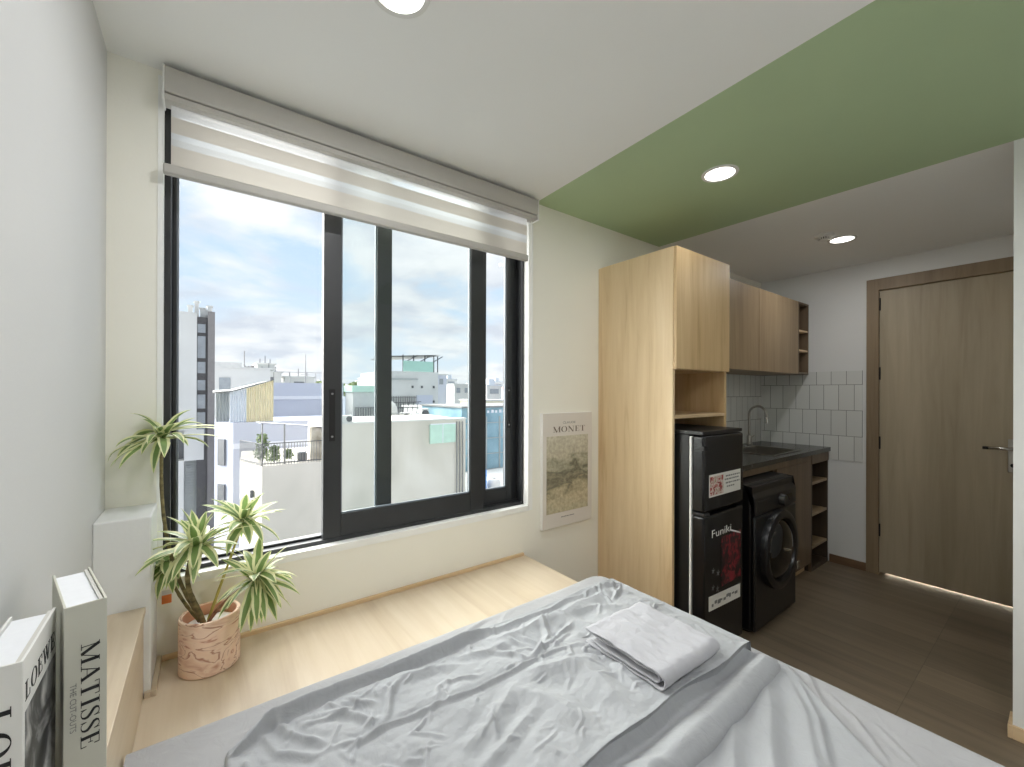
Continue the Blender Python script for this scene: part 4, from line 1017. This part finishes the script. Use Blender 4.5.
MB().tube([(.745,6.08,.1155),(.745,6.08,.80)], .012, 8).build('post', X_['steel'], cn)
MB().tube([(1.06,6.08,.1155),(1.06,6.08,.77)], .012, 8).build('post', X_['steel'], cn)
MB().add([(.70,6.0,.815),(1.08,6.0,.775),(1.79,6.0,.69),(1.79,6.7,.665),(.70,6.7,.79)], [(0,1,2,3,4)]).add([(.70,6.0,.80),(1.08,6.0,.76),(1.79,6.0,.675),(1.79,6.7,.65),(.70,6.7,.775)], [(4,3,2,1,0)]).build('canopy_roof', X_['lav2'], cn)
tag(MB().box(1.50, 1.74, 6.25, 6.45, .116, .67).build('stone_pillar', X_['brick']), 'rough stone pillar standing under the terrace canopy', 'pillar')
def bush(name, label, c, r, h, n, seed, mat, group=None, leafs=.045, cat='shrub'):
    rng = random.Random(seed); t = thing(name, label, cat, c, 0, group); mb = MB()
    for k in range(n):
        a = rng.uniform(0,2*PI); q = rng.random()**.5*r; z = c[2]+h*(.12+.88*rng.random())
        f = 1-.55*((z-c[2])/h)
        p = Vector((c[0]+q*f*math.cos(a), c[1]+q*f*math.sin(a), z)); s = leafs*rng.uniform(.6,1.3)
        d1 = Vector((rng.uniform(-1,1),rng.uniform(-1,1),rng.uniform(-.6,.8))).normalized()*s; d2 = d1.orthogonal().normalized()*s*.35
        mb.add([p, p+d1*.5+d2, p+d1, p+d1*.5-d2], [(0,1,2,3)])
    mb.build('foliage', X_[mat], t)
    sm = MB()
    for k in range(4):
        a = rng.uniform(0,6.28); sm.tube([(c[0]+.02*math.cos(a),c[1]+.02*math.sin(a),c[2]), (c[0]+r*.5*math.cos(a),c[1]+r*.5*math.sin(a),c[2]+h*.8)], .006*max(1,h), 5)
    sm.build('branches', X_['dark_steel'], t)
bush('terrace_shrub', 'tall loose shrub in the corner behind the terrace railing', (.78,6.5,.125), .13, .46, 420, 1, 'leaf')
bush('terrace_shrub', 'low dense bush behind the terrace railing under the canopy', (.94,6.3,.125), .11, .26, 360, 2, 'leaf')
bush('terrace_shrub', 'small bush at the stone pillar end of the terrace railing', (1.16,6.4,.14), .07, .18, 200, 3, 'leaf')
tk = thing('water_container', 'dark plastic container on the roof terrace', 'container', (1.33,6.35,.116))
MB().box(1.30, 1.44, 6.28, 6.42, .117, .25).build('container_body', X_['dark_steel'], tk, bevel=.02)
MB().box(1.31, 1.43, 6.29, 6.41, .25, .265).build('container_lid', X_['pane'], tk, bevel=.004)

# white building with pergola
mbd = bthing('white_building_with_pergola', 'tall white building with a green panelled pergola on its roof', (8.4,20,-10))
MB().box(7.0, 9.75, 18, 22, -10, 2.32).build('building_wall', X_['white'], mbd)
MB().box(6.9, 8.6, 17.9, 18, 1.90, 1.98).build('wall_band', X_['corr_grey'], mbd)
MB().box(7.85, 9.45, 17.95, 18.0, 2.33, 2.85).build('green_panel', X_['teal'], mbd)
pg = MB()
for x in (7.85, 8.4, 9.0, 9.5, 9.72):
    pg.tube([(x,18.0,2.32),(x,18.0,3.15)], .03, 6)
for x in (7.9, 8.6, 9.3): pg.tube([(x,18.0,2.75),(x+.7,18.0,3.15)], .025, 6)
pg.build('pergola_posts', X_['dark_steel'], mbd)
MB().add([(7.0,17.8,3.02),(9.8,17.8,3.22),(9.8,20.5,3.22),(7.0,20.5,3.02)], [(0,1,2,3)]).add([(7.0,17.8,2.97),(9.8,17.8,3.17),(9.8,20.5,3.17),(7.0,20.5,2.97)], [(3,2,1,0)]).build('pergola_roof', X_['steel'], mbd)
for x in (8.3, 8.8, 9.45):
    MB().box(x, x+.09, 17.96, 18, 1.50, 1.62).build('small_window', X_['dark_steel'], mbd)
MB().box(9.45, 9.54, 17.96, 18, .75, .87).build('small_window', X_['dark_steel'], mbd)
MB().box(8.55, 9.4, 17.9, 18, -.3, 1.15).build('pale_wall_panel', X_['lav'], mbd)
gl_ = MB()
for k in range(12): gl_.box(7.1+k*.115, 7.13+k*.115, 17.85, 17.9, .25, 1.1)
for k in range(4): gl_.box(7.05, 8.5, 17.85, 17.9, .3+k*.24, .33+k*.24)
gl_.build('balcony_grille', X_['steel'], mbd)
# cluttered roof behind the concrete wall
lowr = bthing('low_roof', 'low cluttered roof with a white dome tank behind the concrete wall', (4.2,9.5,-10))
MB().box(2.9, 5.3, 8.6, 10.5, -10, .55).build('roof_slab', X_['roof'], lowr)
dm = thing('dome_tank', 'white domed water tank on the low cluttered roof', 'tank', (3.78,8.9,.551))
MB().lathe([(0,.55),(.1,.53),(.2,.46),(.26,.34),(.28,.2),(.28,0),(0,0)], (3.78,8.9,.551), 28).build('tank_shell', X_['white'], dm, smooth=True)
MB().lathe([(.29,.19),(.29,.22),(.275,.22)], (3.78,8.9,.551), 28).build('tank_band', X_['corr_grey'], dm)
for k, (x, w, h, y, nm, lb_) in enumerate(((4.22,.22,.22,8.8,'condenser_unit','grey condenser unit beside the dome tank'),(4.53,.30,.18,8.8,'condenser_unit','wide condenser unit on the low cluttered roof'),(4.85,.20,.30,9.0,'condenser_unit','tall condenser unit at the far end of the low cluttered roof'))):
    t = thing(nm, lb_, 'air conditioner', (x,y,.551))
    MB().box(x-w/2, x+w/2, y-.1, y+.1, .551, .551+h).build('unit_case', X_['white' if k != 1 else 'corr_grey'], t, bevel=.01)
    MB().lathe([(h*.38,0),(h*.38,-.012),(h*.1,-.02),(0,-.02)], (x,y-.1,.551+h/2), 20, 'y').build('fan_grille', X_['dark_steel'], t)
rk = thing('pipe_rack', 'steel pipe rack standing behind the condenser units', 'rack', (4.3,9.4,.551))
pr_ = MB()
for k in range(7): pr_.tube([(3.95+k*.14,9.4,.551),(4.02+k*.14,9.4,1.02)], .011, 5)
for z in (.68,.85,1.0): pr_.tube([(3.93,9.4,z),(4.95,9.4,z+.03)], .011, 5)
pr_.build('rack_tubes', X_['dark_steel'], rk)

# blue sheeting facade and the things below it
for k, (x, y, w_, h_, mt_) in enumerate(((2.9,24.7,1.1,2.35,'roof'),(4.6,26,1.6,2.15,'white'),(8.9,25,1.3,2.0,'haze'),(16.4,34,1.3,2.3,'lav'),(3.0,27.5,.9,2.95,'corr_grey'))):
    t = bthing('far_rooftop_cabin', ('grey rooftop room just behind the corrugated shed','white rooftop room behind the long pale blue building','hazy rooftop room seen between the window stiles','pale lilac rooftop room behind the white pergola building','tall grey stair tower near the radio mast')[k], (x,y+1,-12), 'house')
    MB().box(x-w_/2, x+w_/2, y, y+2, -12, h_).build('house_wall', X_[mt_], t)
    MB().box(x-w_/2-.1, x+w_/2+.1, y-.1, y+2.1, h_, h_+.07).build('house_roof', X_['roof'], t)
    MB().box(x-w_*.2, x+w_*.15, y-.03, y, h_-.75, h_-.25).build('window', X_['pane_dark'], t)
    pr2 = MB()
    for i in range(3): pr2.tube([(x-w_*.3+i*w_*.3,y+.5,h_+.07),(x-w_*.3+i*w_*.3,y+.5,h_+.35+.2*(i%2))], .02, 5)
    pr2.build('roof_pipe', X_['dark_steel'], t)
bf = bthing('blue_clad_building', 'building clad in blue sheeting with faded white lettering marks', (7.6,10,-10))
MB().box(6.15, 9.5, 9.2, 12, -10, .83).build('sheet_wall', X_['blue'], bf)
wr = MB()
for k in range(9):
    x = 6.75+k*.15
    wr.box(x, x+.07+.02*(k%2), 9.18, 9.2, .66, .66+.08+.02*((k*3)%2))
wr.build('faded_marks', X_['lav2'], bf)
cr_ = MB()
for k in range(5): cr_.box(6.2, 9.5, 9.17, 9.2, .35-k*.48, .37-k*.48)
for k in range(5): cr_.box(6.5+k*.5, 6.53+k*.5, 9.16, 9.2, -3, .55)
cr_.build('cladding_rails', X_['corr_grey'], bf)
MB().box(6.1, 9.55, 9.1, 12.1, .83, .88).build('roof_edge', X_['steel'], bf)
lt = bthing('lower_terrace', 'pale lower roof terrace in front of the blue clad building', (6.0,7.4,-10), 'roof')
MB().box(4.75, 8.2, 6.4, 9.0, -10, -1.05).build('terrace_slab', X_['white'], lt)
brl = thing('blue_barrel', 'bright blue plastic barrel on the pale lower roof terrace', 'barrel', (5.42,7.0,-1.049))
MB().lathe([(0,0),(.15,0),(.165,.03),(.165,.15),(.175,.165),(.165,.18),(.165,.30),(.175,.315),(.165,.33),(.165,.44),(.14,.47),(0,.47)], (5.42,7.0,-1.049), 28).build('barrel_body', X_['barrel'], brl, smooth=True)
MB().lathe([(0,.02),(.045,.02),(.045,0)], (5.42,7.0,-.579), 16).build('barrel_cap', X_['white'], brl)
wt = thing('white_tank', 'round white tank beside the bright blue barrel', 'tank', (5.80,6.95,-1.049))
MB().lathe([(0,.22),(.12,.20),(.17,.14),(.18,.06),(.17,0),(0,0)], (5.80,6.95,-1.049), 28).build('tank_shell', X_['white'], wt, smooth=True)
MB().lathe([(0,.03),(.05,.03),(.05,0)], (5.80,6.95,-.832), 16).build('tank_lid', X_['roof'], wt)

# far skyline
sk_ = [(13.2,25,1.4,2.5,'lav','tower_house','pale lilac house standing above the hazy roofs beside the white pergola building'),
       (11.4,27.5,1.5,1.0,'pink','far_house','faded pink roofed house beyond the white pergola building'),
       (8.0,14,1.0,.62,'white','far_house','white house with a dark window below the pale lilac house'),
       (17.0,28,1.7,1.9,'white','far_house','white house in the haze above the blue clad building'),
       (14.9,20.2,1.8,.75,'corr_tan','far_house','cream roofed house just above the blue clad building'),
       (10.6,23,1.3,.6,'mint','far_house','green roofed house behind the cluttered low roof')]
for k, (x, y, w, z, mt_, nm, lb_) in enumerate(sk_):
    t = bthing(nm, lb_, (x,y+1.5,-12), 'house')
    MB().box(x-w/2, x+w/2, y, y+3, -12, z).build('house_wall', X_[mt_], t)
    MB().box(x-w/2-.08, x+w/2+.08, y-.08, y+3.08, z, z+.08).build('house_roof', X_['roof'], t)
    for i in range(2):
        MB().box(x-w/2+.2+i*w*.45, x-w/2+.2+i*w*.45+w*.2, y-.03, y, z-.65, z-.25).build('window', X_['pane'], t)
wbh = bthing('white_rooftop_hall', 'white rooftop hall with a broken roof line beside the tower block', (1.0,22,-12))
MB().box(.3, 2.4, 20, 24, -12, 2.3).build('house_wall', X_['white'], wbh)
MB().box(.2, 1.3, 19.9, 24, 2.3, 2.55).box(1.3, 2.6, 19.9, 24, 2.3, 2.36).build('house_roof', X_['roof'], wbh)
MB().box(.5, .9, 19.95, 20, 1.2, 1.9).build('window', X_['pane'], wbh)
rng = random.Random(5)
protos = []
for k in range(3):
    t = bthing('distant_house', 'small pale house far off in the hazy skyline', (0,0,-12), 'house', 'hazy houses along the horizon')
    w, h = (2.4,3.2,2.0)[k], (13.3,12.9,14.2)[k]
    MB().box(-w/2, w/2, 0, 3, 0, h).build('house_wall', X_[('haze','lav','white')[k]], t, local=True)
    rm_ = MB(); rm_.box(-w/2-.1, w/2+.1, -.1, 3.1, h, h+.15)
    if k != 1: rm_.box(-w*.2, w*.2, .5, 1.5, h+.15, h+.8)
    rm_.build('house_roof', X_[('roof','pink','haze')[k]], t, local=True)
    wn = MB().box(-w*.3, w*.3, -.04, 0, h-.9, h-.35).build('window', X_['pane'], t, local=True)
    protos.append(t)
used = [False]*3; spots = []
for k in range(110):
    y = 32+rng.random()**1.5*95
    u = rng.uniform(.03, .84)
    x = (y+1.63)*u
    p = protos[k % 3]
    if any(abs(x-a) < 4.2 and abs(y-b) < 4 for a, b in spots): continue
    if y < 40 and any(abs(x-a) < 4.5 and abs(y-b) < 5 for a, b in ((4.3,31),(6.9,30),(10.6,34),(13.3,36),(15.6,27),(2.2,30))): continue
    spots.append((x,y))
    z = -12+rng.uniform(-.5,1.2)+(y-30)*.012
    if not used[k % 3]: p.location = (x,y,z); used[k % 3] = True
    else: copy_tree(p, (x,y,z))
for k, (x, y, r_) in enumerate(((4.1,31,1.0),(7.2,30,1.0),(10.6,34,1.1),(13.3,36,1.0))):
    t = thing('distant_tree', 'round green treetop showing above the pale blue building and its roof frame', 'tree', (x,y,-6), 0, 'treetops above the pale blue building')
    mb = MB(); rg = random.Random(k)
    for q in range(420):
        a, b = rg.uniform(0,2*PI), math.acos(rg.uniform(-.3,1)); R_ = r_*(.75+.3*rg.random())
        p = Vector((x+R_*1.25*math.sin(b)*math.cos(a), y+R_*math.sin(b)*math.sin(a), 1.3+R_*.75*math.cos(b)))
        d1 = Vector((rg.uniform(-1,1),rg.uniform(-1,1),rg.uniform(-1,1))).normalized()*.38; d2 = d1.orthogonal().normalized()*.2
        mb.add([p-d1*.5, p+d2, p+d1*.5, p-d2], [(0,1,2,3)])
    mb.build('crown', X_['tree'], t)
    MB().tube([(x,y,-6),(x,y,1.2)], [.25,.12], 8).build('trunk', X_['dark_steel'], t)
ms = thing('radio_mast', 'lattice radio mast with a round dish behind the corrugated shed', 'mast', (2.2,30,-6))
lm = MB()
for dx in (-.28,.28): lm.tube([(2.2+dx,30,-6),(2.2+dx*.35,30,2.95)], .04, 5)
for k in range(8):
    z = 1.2+k*.22; lm.tube([(2.2-.24+.017*k,30,z),(2.2+.22-.017*k,30,z+.22)], .025, 4); lm.tube([(2.2+.24-.017*k,30,z),(2.2-.22+.017*k,30,z+.22)], .025, 4)
lm.tube([(2.05,30,2.9),(2.05,30,3.9)], .03, 5)
lm.build('lattice', X_['steel'], ms)
MB().lathe([(0,-.05),(.25,0),(.3,.06),(.25,.04),(0,0)], (2.62,29.9,2.75), 20, 'y').build('dish', X_['grey'], ms)
MB().tube([(2.2,30,2.4),(2.62,30,2.72)], .035, 5).build('dish_arm', X_['steel'], ms)
fs_ = thing('antenna_pole', 'thin antenna pole rising above the pale blue building roof', 'antenna', (2.87,14.5,1.6))
MB().tube([(2.87,14.5,1.601),(2.87,14.5,2.62)], [.018,.010], 6).build('pole', X_['steel'], fs_)
MB().tube([(2.72,14.5,1.9),(3.02,14.5,1.9)], .007, 5).build('cross_arm', X_['steel'], fs_)
rf = thing('roof_frame', 'thin steel washing frame on the pale blue building roof', 'frame', (2.6,15,1.6))
f_ = MB()
for x in (1.95, 2.45, 3.3, 4.0): f_.tube([(x,15,1.601),(x,15,2.0)], .012, 5)
f_.build('frame_posts', X_['steel'], rf)
MB().tube([(1.95,15,2.0),(4.0,15,2.0)], .010, 5).build('frame_rail', X_['steel'], rf)

# ------------------------------------------------------------------ daylight, lamps, camera
w = bpy.data.worlds.new('sky'); bpy.context.scene.world = w; w.use_nodes = True
nt = w.node_tree; nt.nodes.clear()
N = nt.nodes.new; Lk = nt.links.new
out = N('ShaderNodeOutputWorld'); bg = N('ShaderNodeBackground'); bg.inputs['Strength'].default_value = SKY_STRENGTH
tc = N('ShaderNodeTexCoord'); sp = N('ShaderNodeSeparateXYZ'); Lk(tc.outputs['Generated'], sp.inputs[0])
def mth(op, a, b=None, c=None):
    m = N('ShaderNodeMath'); m.operation = op
    for i, v in enumerate((a, b, c)):
        if v is None: continue
        if isinstance(v, (int, float)): m.inputs[i].default_value = v
        else: Lk(v, m.inputs[i])
    return m.outputs[0]
zz = mth('ADD', mth('MAXIMUM', sp.outputs['Z'], 0.0), .22)
cb = N('ShaderNodeCombineXYZ'); Lk(mth('DIVIDE', sp.outputs['X'], zz), cb.inputs['X']); Lk(mth('DIVIDE', sp.outputs['Y'], zz), cb.inputs['Y']); Lk(mth('MULTIPLY', sp.outputs['Z'], 1.5), cb.inputs['Z'])
nz = N('ShaderNodeTexNoise'); nz.inputs['Scale'].default_value = 1.5; nz.inputs['Detail'].default_value = 9; nz.inputs['Roughness'].default_value = .58; nz.inputs['Distortion'].default_value = .25
mp = N('ShaderNodeMapping'); mp.inputs['Location'].default_value = (3.1,.7,0); Lk(cb.outputs[0], mp.inputs['Vector']); Lk(mp.outputs[0], nz.inputs['Vector'])
cl = N('ShaderNodeValToRGB'); e = cl.color_ramp.elements
e[0].position = .38; e[0].color = (0,0,0,1); e[1].position = .52; e[1].color = (1,1,1,1); Lk(nz.outputs['Fac'], cl.inputs['Fac'])
# blue sky, paler towards the horizon
sk = N('ShaderNodeValToRGB'); e = sk.color_ramp.elements
e[0].position = 0; e[0].color = lin((222,232,242)); e[1].position = .75; e[1].color = lin((168,200,234)); k_ = e.new(.25); k_.color = lin((196,218,240)); Lk(sp.outputs['Z'], sk.inputs['Fac'])
# cloud body: bright tops, grey undersides from a second coarser noise
n2 = N('ShaderNodeTexNoise'); n2.inputs['Scale'].default_value = 2.6; n2.inputs['Detail'].default_value = 6; Lk(mp.outputs[0], n2.inputs['Vector'])
cc = N('ShaderNodeValToRGB'); e = cc.color_ramp.elements
e[0].position = .36; e[0].color = lin((206,212,222)); e[1].position = .58; e[1].color = lin((240,241,243)); Lk(n2.outputs['Fac'], cc.inputs['Fac'])
mx = N('ShaderNodeMix'); mx.data_type = 'RGBA'; Lk(mth('MULTIPLY', cl.outputs['Color'], .92), mx.inputs[0]); Lk(sk.outputs['Color'], mx.inputs[6]); Lk(cc.outputs['Color'], mx.inputs[7])
Lk(mx.outputs[2], bg.inputs['Color']); Lk(bg.outputs[0], out.inputs['Surface'])

def light(name, typ, loc, energy, rgb=(255,255,255), **kw):
    l = bpy.data.lights.new(name, typ); l.energy = energy; l.color = lin(rgb)[:3]
    for a, b in kw.items(): setattr(l, a, b)
    o = bpy.data.objects.new(name, l); C.objects.link(o); o.location = loc; return o
su = light('sun', 'SUN', (0,20,20), SUN, (255,252,246), angle=math.radians(100))
sdir = Vector((-.55,.78,.50)).normalized()
su.rotation_euler = sdir.to_track_quat('Z','Y').to_euler()
for x, y, e_ in ((.372,-.668,LAMP*1.35),(.86,-2.0,LAMP*2.7),(1.815,-.705,LAMP*.42),(3.198,-.768,LAMP*.8)):  # the lamp near the back wall is an added, unseen fill
    light('downlight_lamp', 'AREA', (x,y,CEIL-.008), e_, (252,252,255), shape='DISK', size=.11)
light('corridor_lamp', 'POINT', (XD+.7,-1.2,2.2), 60, (255,248,238), shadow_soft_size=.1)

cam = bpy.data.cameras.new('camera'); co = bpy.data.objects.new('camera', cam); C.objects.link(co)
F_, CY_, YAW, PIT, ROL = 415.757, 391.8578, .637, .0011, .0033
fwd = Vector((math.sin(YAW)*math.cos(PIT), math.cos(YAW)*math.cos(PIT), math.sin(PIT)))
r0 = Vector((math.cos(YAW), -math.sin(YAW), 0)); u0 = r0.cross(fwd)
rt = r0*math.cos(ROL)+u0*math.sin(ROL); up = u0*math.cos(ROL)-r0*math.sin(ROL)
mw = Matrix((rt, up, -fwd)).transposed().to_4x4(); mw.translation = (0,-1.63,1.305)
co.matrix_world = mw
cam.sensor_width = 36; cam.lens = F_/1024*36; cam.shift_y = (CY_-383.5)/1024; cam.clip_start = .02; cam.clip_end = 1000
sc = bpy.context.scene; sc.camera = co
vs = sc.view_settings; vs.view_transform = 'Standard'; vs.look = 'None'; vs.gamma = 1; vs.exposure = EXPOSURE; vs.use_curve_mapping = False
sc.cycles.max_bounces = 10; sc.cycles.diffuse_bounces = 7; sc.cycles.transparent_max_bounces = 12; sc.cycles.sample_clamp_indirect = 8
